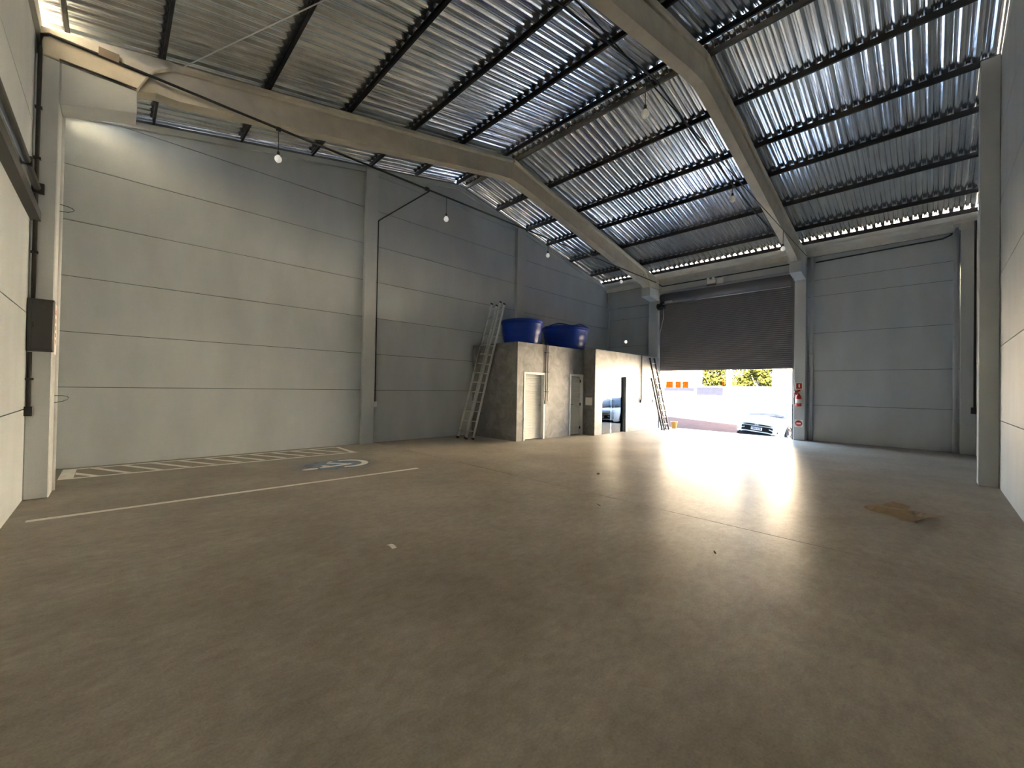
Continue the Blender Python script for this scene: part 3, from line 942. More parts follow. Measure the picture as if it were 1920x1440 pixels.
conduit([[(-0.80, yn - 0.03, 2.77), (-0.80, yn - 0.03, 6.22), (-0.79, yn - 0.03, 6.42), (-0.72, yn - 0.035, 6.46), (2.0, yf1(2.0) - 0.03, 6.43), (16.9, yf1(16.9) - 0.03, 6.37)]],
        'long black cable from the switch box along the concrete beam, carrying four bulbs', [((5.35, yf1(5.35) - 0.03, 6.42), (0.10, 0.06, 0.08)), ((2.14, yf1(2.1) - 0.03, 6.42), (0.08, 0.06, 0.06))],
        [((-0.80, yn - 0.03, z), (0.07, 0.05, 0.03)) for z in (3.4, 4.7, 5.4)], r=0.022, cat='cable', name='beam_cable')
conduit([[(-0.62, yf1(-0.6) - 0.012, 6.17), (0.18, yf1(0.1) - 0.012, 6.17)]], 'dark rubber strip between the left corbel and the beam end', r=0.014, cat='strip', name='bearing_strip')
bp_ = MB().box((-0.24, yf1(0) - 0.055, 6.44), (-0.02, yf1(0) - 0.001, 6.56)).build('cover_plate', M['brown'])
tag(bp_, 'brown cover plate on the beam end beside the black cable', 'plate')
conduit([[(5.45, 8.6, 6.42), (5.42, YG - 0.14, 6.42)], [(5.42, YG - 0.06, 6.42), (5.42, YG - 0.06, 1.2)], [(5.42, YG - 0.14, 6.42), (5.42, YG - 0.06, 6.40)]],
        'black cable from the beam to the slim wall column and down its side', r=0.016, cat='cable', name='drop_cable')
sw = MB().box((5.375, YG - 0.10, 1.04), (5.47, YG - 0.02, 1.2)).build('light_switch', M['white'], bevel=0.006)
tag(sw, 'small white switch at the foot of the black cable on the wall column', 'switch')
es = empty('column_sign', (-0.6, 8.85, 2.4), 'white sign with red marks seen edge on, on the left column', 'sign')
MB().box((-0.609, 8.68, 2.02), (-0.602, 9.02, 2.74)).build('sign_plate', M['paper'], es)
for k, z in enumerate((2.62, 2.50, 2.40, 2.30, 2.20)):
    if k in (0, 4):
        MB().prism([(8.78, z - 0.03), (8.92, z - 0.03), (8.85, z + 0.04)] if k == 0 else [(8.78, z + 0.03), (8.92, z + 0.03), (8.85, z - 0.04)], 'x', -0.6019, -0.600).build('arrow_mark', M['red'], es)
    else:
        MB().box((-0.6019, 8.80, z - 0.03), (-0.600, 8.90, z + 0.03)).build('red_mark', M['red'], es)
pv = MB().tube([(-0.63, 9.2, 0), (-0.63, 9.2, 6.3)], 0.045, 12).build('downpipe', M['column'])
tag(pv, 'grey painted downpipe behind the left column', 'pipe')
for z in (4.9, 1.95):
    pass
tr = empty('cable_tray', (-0.8, 6, 3.9), 'dark perforated cable tray on the left wall', 'cable tray')
MB().box((XB + 0.001, 2.0, 3.84), (XB + 0.10, 8.64, 3.86)).build('tray_floor', M['dgrey'], tr)
MB().box((XB + 0.09, 2.0, 3.861), (XB + 0.10, 8.64, 3.97)).build('tray_side', M['dgrey'], tr)
MB().box((XB + 0.001, 2.0, 3.861), (XB + 0.012, 8.64, 3.97)).build('tray_side', M['dgrey'], tr)
conduit([[(XB + 0.06, 2.0, 4.28), (XB + 0.06, 8.62, 4.28)]], 'brown grey conduit above the cable tray on the left wall', [((XB + 0.07, 8.59, 4.28), (0.12, 0.07, 0.14))], [((XB + 0.06, 7.6, 4.28), (0.1, 0.04, 0.11))], r=0.04, mat='dgrey')
for (z, k) in ((4.83, 0), (2.6, 0)):
    pass

# loops of thin wire sticking out of the left column
for z, x in ((4.27, -0.45), (1.42, -0.40)):
    y0_ = 9.085
    o = MB().tube([(-0.62, y0_, z), (-0.53, y0_ + 0.04, z), (-0.485, y0_ + 0.05, z - 0.012), (-0.465, y0_ + 0.055, z - 0.035), (-0.485, y0_ + 0.05, z - 0.06), (-0.53, y0_ + 0.04, z - 0.085), (-0.62, y0_, z - 0.105)], 0.005, 6).build('wire_loop', M['black'])
    tag(o, 'thin wire loop sticking out of the left column, %s of two' % ('upper' if z > 3 else 'lower'), 'wire')

# ------------------------------------------------------------------ hanging bulbs
def bulb(x, yy, zc, label, clear=False, group='bulbs hanging from the roof cables'):
    t = empty('hanging_bulb', (x, yy, 6.42), label, 'bulb', group)
    MB().tube([(x, yy, zc + 0.13), (x, yy, 6.41)], 0.007, 6).build('cord', M['cable'], t)
    MB().lathe([(0.018, 0.13), (0.024, 0.12), (0.024, 0.06), (0.02, 0.055)], (x, yy, zc), 14).build('bulb_holder', M['black'], t)
    MB().lathe([(0.0, -0.075), (0.028, -0.068), (0.052, -0.045), (0.062, -0.012), (0.056, 0.018), (0.036, 0.045), (0.024, 0.06)], (x, yy, zc), 20, cap=False).build('bulb_globe', M['white' if clear else 'lit'], t)
    return t
xs_ = (2.14, 5.92, 9.78, 14.1)
lab1 = ('white hanging bulb nearest the left column', 'white hanging bulb in front of the slim wall column bay', 'white hanging bulb above the smaller water tank', 'white hanging bulb beside the far corner')
for x, l in zip(xs_, lab1): bulb(x, yf1(x) - 0.03, 5.87, l)
lab2 = ('clear hanging bulb below the ridge beside the thick beam', 'hanging bulb halfway down the roof slope by the thick beam', 'hanging bulb at the roller door end of the thick beam')
for k, (x, l) in enumerate(zip((5.75, 9.65, 14.0), lab2)): bulb(x, 3.09, 5.88, l, clear=(k < 2))
conduit([[(-0.6, 3.09, 6.44), (17.2, 3.09, 6.42)]], 'thin black cable along the thick beam, carrying three bulbs', r=0.010, cat='cable', name='beam_cable')

# ------------------------------------------------------------------ floor paint
def flat(mb, pts, z=0.0022):
    mb.poly([(p[0], p[1], z) for p in pts])
def strip(mb, a, c, wd, z=0.0022):
    a, c = Vector((*a, 0)), Vector((*c, 0))
    d = (c - a).normalized(); nn = Vector((-d.y, d.x, 0)) * wd / 2
    flat(mb, [a - nn, c - nn, c + nn, a + nn], z)
mb = MB(); strip(mb, (-0.69, 7.35), (4.45, 7.25), 0.10)
o = mb.build('parking_line', M['paintw']); tag(o, 'single white line edging the parking bay on the floor', 'road marking')
hz = empty('hatched_strip', (2, 10.5, 0), 'white hatched floor strip along the left wall', 'road marking')
def quad(a, b, c, d, name='painted_bar'):
    mb = MB(); flat(mb, [a, b, c, d]); mb.build(name, M['paintw'], hz)
quad((-0.62, 10.06), (4.42, 9.90), (4.35, 10.0), (-0.62, 10.16), 'near_line')
quad((-0.62, 11.07), (4.42, 11.0), (4.32, 11.10), (-0.62, 11.17), 'far_line')
quad((-0.62, 10.161), (-0.44, 10.156), (-0.44, 11.066), (-0.62, 11.069), 'end_line')
quad((4.22, 10.005), (4.35, 10.001), (4.36, 11.001), (4.26, 11.002), 'end_line')
x = -0.23
k = 0
while x < 4.2:
    xa, xb_ = x - 0.39 - 0.08, x
    if xa > -0.43: quad((xb_, 10.145 - 0.008), (xb_ + 0.11, 10.14 - 0.006), (min(xa + 0.11, 4.2), 11.055), (xa, 11.06), 'hatch_bar')
    else: quad((xb_, 10.14), (xb_ + 0.11, 10.137), (-0.435, 10.95 - 0.24), (-0.435, 10.55 - 0.06), 'hatch_bar')
    x += 0.425
# accessible parking symbol (head towards the left wall end)
sy = empty('wheelchair_symbol', (3.28, 8.62, 0), 'white wheelchair symbol on blurred blue paint on the floor', 'road marking')
mb = MB(); mb.lathe([(0.0, 0), (1.0, 0)], (0, 0, 0), 40, cap=False)
bl = mb.build('blue_ground', M['paintb'], sy, loc=(0.12, 0.02, 0.0016))
bl.scale = (0.95, 0.78, 1)
def S(u, v):   # u along the figure from head to wheel, v across (+ towards the left gable wall)
    return (2.62 + u, 8.45 + v)
Z2 = 0.003
mb = MB()
flat(mb, [S(0.17 + 0.15 * math.cos(t), 0.0 + 0.085 * math.sin(t)) for t in [2 * math.pi * i / 20 for i in range(20)]], Z2)
mb.build('head', M['paintw'], sy)
mb = MB()
flat(mb, [S(0.36, -0.03), S(0.36, 0.06), S(0.72, 0.12), S(0.72, 0.0)], Z2)
flat(mb, [S(0.45, 0.085), S(0.45, 0.24), S(0.52, 0.24), S(0.60, 0.115)], Z2)
flat(mb, [S(0.72, 0.0), S(0.72, 0.12), S(1.02, 0.16), S(1.02, 0.04)], Z2)
flat(mb, [S(0.88, 0.14), S(0.62, 0.42), S(0.68, 0.50), S(0.98, 0.155)], Z2)
flat(mb, [S(0.62, 0.42), S(0.76, 0.62), S(0.84, 0.58), S(0.68, 0.50)], Z2)
mb.build('figure', M['paintw'], sy)
mb = MB()
cw = (0.96, 0.20)
arc = [math.radians(-118 + i * 212 / 18) for i in range(19)]
for i in range(18):
    a, b = arc[i], arc[i + 1]
    flat(mb, [S(cw[0] + 0.30 * math.cos(a), cw[1] + 0.32 * math.sin(a)), S(cw[0] + 0.30 * math.cos(b), cw[1] + 0.32 * math.sin(b)), S(cw[0] + 0.44 * math.cos(b), cw[1] + 0.44 * math.sin(b)), S(cw[0] + 0.44 * math.cos(a), cw[1] + 0.44 * math.sin(a))], Z2 + 0.0006)
mb.build('wheel_arc', M['paintw'], sy)

# ------------------------------------------------------------------ litter on the floor
cb = empty('flattened_cardboard', (8.0, 0.35, 0), 'crumpled flattened cardboard box lying on the floor near the right wall', 'cardboard')
def sheet_mesh(name, grid, mat, parent, thick=0.006):
    mb = MB()
    nr, nc = len(grid), len(grid[0])
    T = [[mb.b.verts.new((p[0], p[1], p[2] + thick)) for p in r] for r in grid]
    B = [[mb.b.verts.new(p) for p in r] for r in grid]
    for i in range(nr - 1):
        for k in range(nc - 1):
            mb.face([T[i][k], T[i][k + 1], T[i + 1][k + 1], T[i + 1][k]])
            mb.face([B[i][k], B[i + 1][k], B[i + 1][k + 1], B[i][k + 1]])
    ring = [(0, k) for k in range(nc)] + [(i, nc - 1) for i in range(1, nr)] + [(nr - 1, k) for k in range(nc - 2, -1, -1)] + [(i, 0) for i in range(nr - 2, 0, -1)]
    for a, b in zip(ring, ring[1:] + ring[:1]):
        mb.face([T[a[0]][a[1]], B[a[0]][a[1]], B[b[0]][b[1]], T[b[0]][b[1]]])
    return mb.build(name, mat, parent)
# laid out from the left tip (7.95, .70) to the right end (8.05,-.10)
main_ = [[(7.70, .68, .045), (7.70, .60, .012), (7.66, .45, .004), (7.63, .29, .004), (7.52, .155, .004), (7.53, .11, .03), (7.57, .04, .07), (7.60, -.035, .08)],
         [(7.76, .66, .060), (7.78, .55, .080), (7.76, .45, .070), (7.74, .29, .075), (7.66, .15, .040), (7.65, .09, .065), (7.68, .02, .085), (7.70, -.07, .085)],
         [(7.84, .64, .055), (7.88, .53, .080), (7.90, .42, .065), (7.90, .28, .060), (7.86, .17, .070), (7.84, .10, .070), (7.82, .02, .070), (7.77, -.12, .070)],
         [(7.90, .63, .030), (7.98, .52, .045), (8.02, .40, .055), (8.00, .27, .050), (7.95, .18, .050), (7.92, .10, .050), (7.88, .02, .055), (7.80, -.13, .068)]]
sheet_mesh('main_panel', main_, M['card'], cb, 0.005)
sheet_mesh('raised_flap', [[(7.80, .50, .086), (7.82, .37, .080), (7.83, .235, .078)], [(7.84, .46, .110), (7.86, .36, .112), (7.84, .22, .106)], [(7.90, .40, .140), (7.90, .33, .138), (7.86, .205, .128)]], M['card'], cb, 0.004)
sheet_mesh('lower_flap', [[(7.47, .30, .002), (7.45, .20, .002), (7.44, .13, .002)], [(7.62, .32, .010), (7.60, .20, .008), (7.52, .14, .006)]], M['card'], cb, 0.003)
wp = sheet_mesh('paper_scrap', [[(2.06 + 0.05 * v, 3.94 - 0.13 * u, 0.002 + 0.014 * abs(math.sin(u * 3.1))) for u in (0, .2, .4, .6, .8, 1)] for v in (0, 1)], M['paper'], None, 0.002)
tag(wp, 'small crumpled white paper scrap on the open floor', 'litter')
for k, (x, yy, sz, ang) in enumerate(((6.83, 4.55, 0.075, 0.3), (5.0, 3.32, 0.05, 1.1), (4.45, 1.55, 0.035, 0.4))):
    c, s_ = math.cos(ang), math.sin(ang)
    pts = [(-1, 0, .003), (-.4, .35, .012), (.3, .3, .02), (1, 0, .006), (.3, -.3, .004), (-.4, -.35, .003)]
    mb = MB()
    top = [mb.b.verts.new((x + sz * (p[0] * c - p[1] * s_), yy + sz * (p[0] * s_ + p[1] * c), p[2] + 0.002)) for p in pts]
    bot = [mb.b.verts.new((v.co.x, v.co.y, v.co.z - 0.002)) for v in top]
    mb.face(top); mb.face(bot[::-1])
    for i in range(6): mb.face([top[i], bot[i], bot[(i + 1) % 6], top[(i + 1) % 6]])
    o = mb.build('dry_leaf', M['leaf'])
    tag(o, ('largest dry leaf on the floor, in front of the roller door', 'dry leaf on the open floor near the saw cut', 'smallest dry leaf in the shiny floor patch')[k], 'leaf', 'dry leaves on the warehouse floor')

# yellow bucket behind the small ladder
bk = empty('yellow_bucket', (17.75, 7.95, 0), 'yellow bucket behind the ladder at the roller door', 'bucket')
MB().lathe([(0.10, 0.003), (0.105, 0.02), (0.14, 0.28), (0.15, 0.28), (0.15, 0.30), (0.135, 0.30), (0.10, 0.05), (0.0, 0.045)], (17.75, 7.95, 0), 24, cap=False).build('bucket_body', M['yellow'], bk)
MB().tube([(17.75, 7.95 + 0.145 * math.cos(t), 0.29 - 0.16 * math.sin(t) * 0.3) for t in [math.pi * i / 10 for i in range(11)]], 0.005, 6).build('bucket_handle', M['steel'], bk)

# ------------------------------------------------------------------ outdoors
def gz(x, yy):
    """outside ground: a short ramp down from the door, the street falling to the right"""
    t = min(1.0, max(0.0, (x - 17.9) / 1.9))
    yy = max(-30.0, min(30.0, yy))
    return (-0.36 + (yy - 5.0) * 0.055) * t
def ground(name, xs, ys, mat, label, lift=0.0):
    mb = MB()
    g = [[mb.b.verts.new((x, yy, gz(x, yy) + lift)) for yy in ys] for x in xs]
    for i in range(len(xs) - 1):
        for k in range(len(ys) - 1): mb.face([g[i][k], g[i + 1][k], g[i + 1][k + 1], g[i][k + 1]])
    o = mb.build(name, mat)
    return tag(o, label, kind='structure')
ysg = [-60, -30, -10, 0, 5, 10, 20, 30, 60]
ground('driveway', [17.9, 18.4, 18.9], ysg, M['apron'], 'pale concrete apron outside the roller door')
ground('street', [18.9, 19.8, 22, 25.5], ysg, M['street'], 'reddish paved street outside the roller door')
ground('pavement', [25.5, 30, 36, 60], ysg, M['apron'], 'sunlit pavement across the street')

# opposite side
def wallbox(name, a, c, mat, label, cat):
    o = MB().box(a, c).build(name, mat)
    return tag(o, label, cat)
hb = empty('street_building', (34, 15, 0), 'white building with orange windows and a lavender band across the street', 'building')
MB().box((34, 13.35, -0.2), (35.0, 17.2, 5.2)).build('building_wall', M['extcream'], hb)
MB().box((33.97, 13.6, 1.66), (33.995, 16.1, 1.93)).build('painted_band', M['extblue'], hb)
for a, b in ((15.36, 15.97), (14.68, 15.14), (14.05, 14.55)):
    wn = MB().box((33.96, a, 1.94), (33.995, b, 2.47)).build('window_shutter', M['orange'], hb)
    for q in range(3):
        MB().box((33.94, a + (b - a) * (q + 0.35) / 3, 1.98), (33.959, a + (b - a) * (q + 0.65) / 3, 2.43)).build('shutter_bar', M['orange'], wn)
for yy in (16.15, 13.52):
    MB().box((33.90, yy - 0.05, 1.72), (33.995, yy + 0.05, 2.5)).build('wall_lamp', M['black'], hb)
fw = empty('garden_wall', (33.5, 10, 0), 'low white wall with a pale blue stretch under the trees', 'wall')
MB().box((33.6, 6.9, -0.5), (33.8, 13.3, 2.0)).build('wall_body', M['extwhite'], fw)
MB().box((33.57, 11.25, 1.36), (33.599, 13.25, 1.98)).build('painted_stretch', M['extblue'], fw)
MB().box((33.52, 6.9, 2.0), (33.86, 13.3, 2.06)).build('wall_coping', M['extwhite'], fw)
o = MB().box((33.36, 10.62, -0.3), (33.59, 10.96, 4.4)).build('gate_pillar', M['extwhite'], bevel=0.02)
tag(o, 'white gate pillar standing between the trees', 'pillar')
rb = empty('white_house', (31, 5, 0), 'white house behind the parked car', 'building')
MB().box((31.0, -3.2, -1.2), (34, 7.35, 6.0)).build('house_wall', M['extwhite'], rb)
wn = MB().box((30.96, 4.4, 2.2), (30.995, 5.8, 3.4)).build('window_frame', M['extblue'], rb)
nb = empty('notice_board', (32.8, 10.8, 0), 'small brown board on a post in front of the white pillar', 'board')
MB().box((33.13, 10.66, 0.70), (33.17, 10.92, 1.52)).build('board_face', M['card'], nb)
MB().box((33.171, 10.76, -0.25), (33.199, 10.82, 1.4)).build('board_post', M['bark'], nb)
gp_ = empty('street_post', (22, 6.26, 0), 'thin dark post standing behind the parked car', 'post')
zg = gz(22, 6.26)
MB().tube([(22, 6.26, zg), (22, 6.26, 1.62)], 0.03, 8).build('post_shaft', M['dgrey'], gp_)
MB().lathe([(0.07, 0), (0.07, 0.03), (0.03, 0.06)], (22, 6.26, zg), 12).build('post_foot', M['dgrey'], gp_)
sp = empty('street_sign', (27.0, 5.6, 0), 'red topped sign post in front of the white house', 'sign')
zg = gz(27, 5.6)
MB().tube([(27, 5.6, zg), (27, 5.6, 1.9)], 0.035, 8).build('sign_post', M['red'], sp)
MB().box((26.95, 5.48, 1.6), (26.965, 5.72, 1.95)).build('sign_plate', M['red'], sp)
fp = []
for yy in (11.2, 11.38, 11.55):
    o = MB().tube([(34.4, yy, 0.0), (34.4, yy, 2.95)], 0.02, 8).build('rusty_pole', M['orange'])
    tag(o, ('rusty thin pole before the trees, beside the white pillar', 'rusty thin pole before the trees, middle of three', 'rusty thin pole before the trees, farthest from the pillar')[len(fp)], 'pole', 'rusty poles before the trees')
    fp.append(o)

# trees
def tree(x, yy, hgt, R, label, seed, n=1500):
    rnd = random.Random(seed)
    z0 = gz(x, yy)
    t = empty('street_tree', (x, yy, z0), label, 'tree', 'trees across the street')
    tk = MB().tube([(x, yy, z0), (x + 0.1, yy, z0 + hgt * 0.35), (x - 0.05, yy + 0.1, z0 + hgt * 0.7)], [0.16, 0.12, 0.05], 8)
    for k in range(5):
        a = k * 1.3
        tk.tube([(x + 0.08, yy, z0 + hgt * (0.3 + 0.06 * k)), (x + R * 0.55 * math.cos(a), yy + R * 0.55 * math.sin(a), z0 + hgt * (0.55 + 0.05 * k))], [0.06, 0.02], 6)
    tk.build('trunk', M['bark'], t)
    lv = MB()
    cl = [(rnd.gauss(0, .42) * R, rnd.gauss(0, .42) * R, hgt * rnd.uniform(0.30, 0.95)) for _ in range(26)]
    for k in range(n):
        c = cl[k % len(cl)]
        p = Vector((x + c[0] + rnd.gauss(0, .26) * R, yy + c[1] + rnd.gauss(0, .26) * R, max(z0 + 0.25, z0 + c[2] + rnd.gauss(0, .16) * R)))
        a = Vector((rnd.uniform(-1, 1), rnd.uniform(-1, 1), rnd.uniform(-.6, .6))).normalized()
        b = a.cross(Vector((rnd.uniform(-1, 1), rnd.uniform(-1, 1), rnd.uniform(-1, 1)))).normalized()
        s_ = rnd.uniform(0.10, 0.20)
        lv.poly([p - a * s_, p + b * s_ * 0.55, p + a * s_, p - b * s_ * 0.55])
    me = bpy.data.meshes.new('foliage'); lv.b.to_mesh(me); lv.b.free(); me.materials.append(M['foliage'])
    f = link('foliage', me, t); f['kind'] = 'stuff'
tree(37.6, 13.4, 4.6, 1.05, 'bushy green tree next to the white street building', 1)
tree(41.9, 14.8, 5.0, 1.45, 'bushy green tree left of the white gate pillar', 2, 2200)
tree(37.6, 10.0, 4.8, 1.05, 'bushy green tree right of the white gate pillar', 3)
tree(42.2, 10.4, 5.0, 1.3, 'bushy green tree nearest the white house', 4, 2200)
tree(47.5, 14.0, 6.0, 2.0, 'tall green tree behind the white gate pillar', 5, 3000)
ordw = ('first', 'second', 'third', 'fourth', 'fifth', 'sixth', 'seventh')
for k, (x_, y_) in enumerate(((30.0, 20.6), (29.0, 24.6), (28.0, 28.6))):  # unseen trees added to cut the daylight falling on the right wall
    tree(x_, y_, 6.0, 1.2, ordw[k] + ' unseen tree added to dim the street beyond the white building', 10 + k, 2600)
for k, (x_, y_) in enumerate(((30.0, -6.4), (29.0, -10.6), (28.0, -15.0), (27.0, -19.4))):  # out of view, added to hold back light from the cement block
    tree(x_, y_, 6.5, 1.2, ordw[k] + ' unseen tree added to dim the street beyond the white house', 20 + k, 2600)

# ------------------------------------------------------------------ parked car
car = empty('parked_car', (18.75, 5.0, 0), 'white car parked facing the warehouse just outside the roller door', 'car', world=False)
yaw = math.atan2(0.34, -0.94)
car.rotation_mode = 'QUATERNION'
fwd = Vector((-0.998, 0.06, 0.0)).normalized()
lft = Vector((-fwd.y, fwd.x, 0.0))
# local x = forward, y = left, z = up; the front bumper centre is the origin.  The car stands across the slope of the street
lft = (lft + Vector((0, 0, -0.085))).normalized()
fwd = (fwd + Vector((0, 0, 0.02))).normalized()
upv = fwd.cross(lft).normalized(); lft = upv.cross(fwd).normalized()
car.rotation_quaternion = Matrix((fwd, lft, upv)).transposed().to_quaternion()
car.location = (18.45, 4.95, gz(18.45, 4.95) - 0.20)
def loft(name, secs, mat, parent, smooth=True):
    mb = MB()
    R_ = []
    for u, pts in secs: R_.append([mb.b.verts.new((u, p[0], p[1])) for p in pts])
    n = len(R_[0])
    for i in range(len(R_) - 1):
        for k in range(n):
            f = mb.face([R_[i][k], R_[i][(k + 1) % n], R_[i + 1][(k + 1) % n], R_[i + 1][k]])
            if f: f.smooth = smooth
    mb.face(R_[0][::-1]); mb.face(R_[-1])
    return mb.build(name, mat, parent)
def sec(hw, zb, zt, sh, tuck=0.06, crown=0.03):
    """closed body section: half width, bottom, top, shoulder height"""
    half = [(hw - tuck - 0.05, zb), (hw - tuck * 0.4, zb + 0.06), (hw, zb + (sh - zb) * 0.5), (hw - 0.012, sh), (hw - 0.10, zt - 0.025), (hw * 0.5, zt)]
    top = [(0.0, zt + crown)]
    return [(y_, z_) for y_, z_ in half] + top + [(-y_, z_) for y_, z_ in half[::-1]] 
body = [(-4.20, sec(0.62, 0.42, 0.96, 0.80)), (-4.10, sec(0.76, 0.30, 1.04, 0.86)), (-3.6, sec(0.86, 0.24, 1.06, 0.88)), (-2.2, sec(0.88, 0.22, 1.02, 0.86)), (-1.25, sec(0.88, 0.22, 1.02, 0.86)),
        (-1.0, sec(0.88, 0.22, 1.01, 0.85)), (-0.5, sec(0.87, 0.24, 0.97, 0.82)), (-0.22, sec(0.83, 0.26, 0.92, 0.78)), (-0.08, sec(0.77, 0.28, 0.84, 0.74)), (0.0, sec(0.66, 0.34, 0.76, 0.66))]
loft('car_body', body, M['carpaint'], car)
def csec(hb_, zb, ht, zt): return [(hb_, zb), (hb_ - 0.02, zb + 0.02), (ht + 0.04, zt - 0.06), (ht - 0.06, zt), (0, zt + 0.02), (-ht + 0.06, zt), (-ht - 0.04, zt - 0.06), (-hb_ + 0.02, zb + 0.02), (-hb_, zb)]
cabin = [(-4.05, csec(0.70, 0.98, 0.64, 1.06)), (-3.55, csec(0.78, 0.99, 0.60, 1.44)), (-3.0, csec(0.80, 0.98, 0.62, 1.54)), (-2.0, csec(0.80, 0.98, 0.62, 1.55)), (-1.62, csec(0.79, 0.98, 0.60, 1.50)), (-0.85, csec(0.72, 0.94, 0.66, 1.00))]
loft('windows', cabin, M['carglass'], car)
roof_ = [(-3.6, [(0.60, 1.44), (0.50, 1.50), (0, 1.52), (-0.50, 1.50), (-0.60, 1.44), (-0.5, 1.46), (0, 1.48), (0.5, 1.46)]), (-2.9, [(0.66, 1.50), (0.56, 1.565), (0, 1.585), (-0.56, 1.565), (-0.66, 1.50), (-0.5, 1.53), (0, 1.55), (0.5, 1.53)]), (-1.75, [(0.65, 1.49), (0.55, 1.55), (0, 1.57), (-0.55, 1.55), (-0.65, 1.49), (-0.5, 1.51), (0, 1.53), (0.5, 1.51)])]
loft('car_roof', roof_, M['carpaint'], car)
for s_ in (-1, 1):
    MB().tube([(-0.88, s_ * 0.74, 0.98), (-1.68, s_ * 0.645, 1.50)], 0.035, 8).build('windscreen_pillar', M['carpaint'], car)
    MB().tube([(-2.45, s_ * 0.80, 1.0), (-2.40, s_ * 0.655, 1.52)], 0.04, 8).build('door_pillar', M['cardark'], car)
    mr = MB().obox((-1.15, s_ * 0.95, 1.03), (0.12, 0.20, 0.13)).build('wing_mirror', M['carpaint'], car, bevel=0.025)
    # wheel
    for u in (-0.82, -3.38):
        tw = MB().lathe([(0.19, -0.10), (0.30, -0.105), (0.325, -0.08), (0.325, 0.08), (0.30, 0.105), (0.19, 0.10)], (u, s_ * 0.80, 0.325), 28, 'y').build('tyre', M['rubber'], car)
        MB().lathe([(0.0, 0.104), (0.05, 0.112), (0.06, 0.102)], (u, s_ * 0.80 + (0 if s_ > 0 else -0.21), 0.325), 16, 'y', cap=False).build('hub', M['chrome'], tw)
        for q in range(5):
            a = q * 2 * math.pi / 5
            MB().tube([(u, s_ * 0.905, 0.325), (u + 0.2 * math.cos(a), s_ * 0.905, 0.325 + 0.2 * math.sin(a))], 0.02, 6).build('wheel_spoke', M['chrome'], tw)
        arch = [(u + 0.385 * math.cos(t), s_ * 0.882, 0.325 + 0.385 * math.sin(t)) for t in [math.pi * i / 14 for i in range(15)]]
        MB().tube(arch, 0.03, 6).build('wheel_arch', M['cardark'], car)
def front(name, pts, mat, d0=0.012, d1=0.03, parent=None):
    """panel on the curved nose: pts (y, z) follow the front surface"""
    def nose(y_, z_):
        a = abs(y_)
        base = 0.0 - 0.30 * max(0, a - 0.30) ** 2 - 0.9 * max(0, a - 0.6) ** 2
        return base - 0.10 * max(0, z_ - 0.66) / 0.2 
    mb = MB()
    A = [mb.b.verts.new((nose(*p) + d1, p[0], p[1])) for p in pts]
    B = [mb.b.verts.new((nose(*p) - 0.10, p[0], p[1])) for p in pts]
    mb.face(A); mb.face(B[::-1])
    for i in range(len(pts)): mb.face([A[i], B[i], B[(i + 1) % len(pts)], A[(i + 1) % len(pts)]])
    return mb.build(name, mat, parent or car)
def mirror(p): return p + [(-a, b) for a, b in p[::-1]]
def stripes(name, top, bot, ys_, mat, d1, parent=None):
    """band between two height profiles, split across the nose so that it follows the curve"""
    mb = MB()
    def nose(y_, z_):
        a = abs(y_)
        return -0.30 * max(0, a - 0.30) ** 2 - 0.9 * max(0, a - 0.6) ** 2 - 0.10 * max(0, z_ - 0.66) / 0.2
    V = []
    for y_ in ys_:
        zt, zb = top(y_), bot(y_)
        V.append([mb.b.verts.new((nose(y_, z) + d, y_, z)) for z, d in ((zt, d1), (zb, d1), (zb, -0.12), (zt, -0.12))])
    for i in range(len(V) - 1):
        for k in range(4): mb.face([V[i][k], V[i][(k + 1) % 4], V[i + 1][(k + 1) % 4], V[i + 1][k]])
    mb.face(V[0][::-1]); mb.face(V[-1])
    return mb.build(name, mat, parent or car)
ysf = [i / 10 for i in range(-7, 8)]
lin = lambda a: (lambda y_: a)
stripes('bumper_face', lin(0.76), lin(0.30), ysf, M['carpaint'], 0.010)
gr = stripes('grille', lin(0.74), lin(0.645), [-0.5, -0.4, -0.2, 0, 0.2, 0.4, 0.5], M['cardark'], 0.022)
for s_ in (-1, 1):
    hl = stripes('headlamp', lin(0.745), lambda y_: 0.66 + 0.02 * (abs(y_) - 0.5), [s_ * q for q in (0.51, 0.6, 0.7, 0.76)], M['carglass'], 0.024)
    stripes('lamp_lens', lin(0.735), lin(0.71), [s_ * q for q in (0.53, 0.6, 0.7)], M['white'], 0.03, hl)
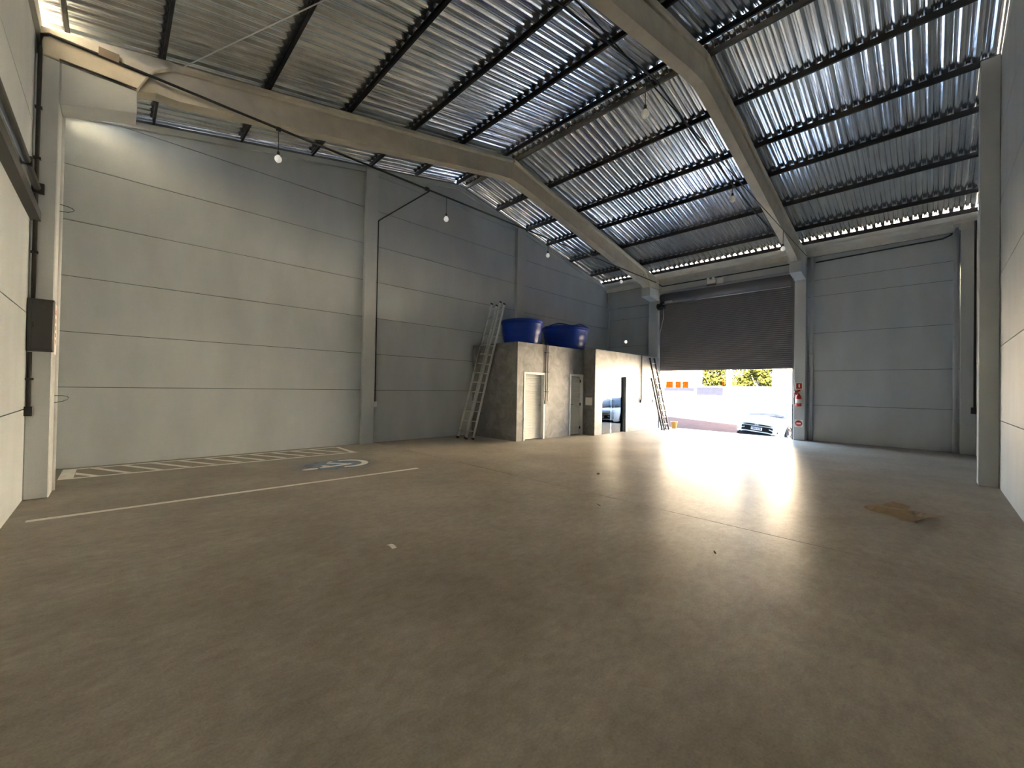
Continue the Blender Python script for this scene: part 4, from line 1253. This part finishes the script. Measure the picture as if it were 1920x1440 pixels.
it = stripes('lower_intake', lambda y_: 0.61 - 0.10 * max(0, abs(y_) - 0.45) , lambda y_: 0.40 + 0.02 * max(0, abs(y_) - 0.3), [-.73, -.7, -.6, -.45, -.3, -.15, 0, .15, .3, .45, .6, .7, .73], M['cardark'], 0.022)
for s_ in (-1, 1):
    stripes('white_blade', lambda y_: 0.56 - 0.35 * (abs(y_) - 0.42), lambda y_: 0.53 - 0.35 * (abs(y_) - 0.42), [s_ * q for q in (0.44, 0.55, 0.66, 0.70)], M['carpaint'], 0.034)
stripes('skid_plate', lambda y_: 0.375 - 0.13 * max(0, abs(y_) - 0.40), lin(0.18), [-.68, -.5, -.4, -.2, 0, .2, .4, .5, .68], M['cargrey'], 0.018)
stripes('lip_line', lambda y_: 0.415 - 0.13 * max(0, abs(y_) - 0.40), lambda y_: 0.385 - 0.13 * max(0, abs(y_) - 0.40), [-.68, -.5, -.4, -.2, 0, .2, .4, .5, .68], M['carpaint'], 0.03)
pt = MB().box((0.024, -0.20, 0.46), (0.036, 0.20, 0.59)).build('number_plate', M['paper'], car)
MB().box((0.0362, -0.20, 0.565), (0.038, 0.20, 0.59)).build('plate_band', M['plateblue'], pt)
for k, y_ in enumerate((0.15, 0.10, 0.05, -0.01, -0.06, -0.11, -0.16)):
    MB().box((0.0362, y_ - 0.016, 0.485), (0.038, y_ + 0.016, 0.55)).build('plate_mark', M['plateblue'], pt)
em = MB().lathe([(0.062, 0.02), (0.075, 0.03), (0.078, 0.022), (0.075, 0.014)], (0.01, 0, 0.70), 24, 'x', cap=False).build('emblem_ring', M['chrome'], car)
def stroke(a, b): MB().tube([(0.034, a[0], a[1]), (0.034, b[0], b[1])], 0.006, 6).build('emblem_stroke', M['chrome'], em)
for s_ in (-1, 1):
    stroke((s_ * 0.03, 0.755), (0, 0.71)); stroke((s_ * 0.055, 0.735), (s_ * 0.025, 0.65)); stroke((s_ * 0.025, 0.65), (0, 0.70))
for s_ in (-1, 1):
    MB().tube([(-0.80, s_ * 0.1, 1.0), (-0.86, s_ * 0.1 + 0.5, 1.035)], 0.01, 6).build('wiper', M['cardark'], car)
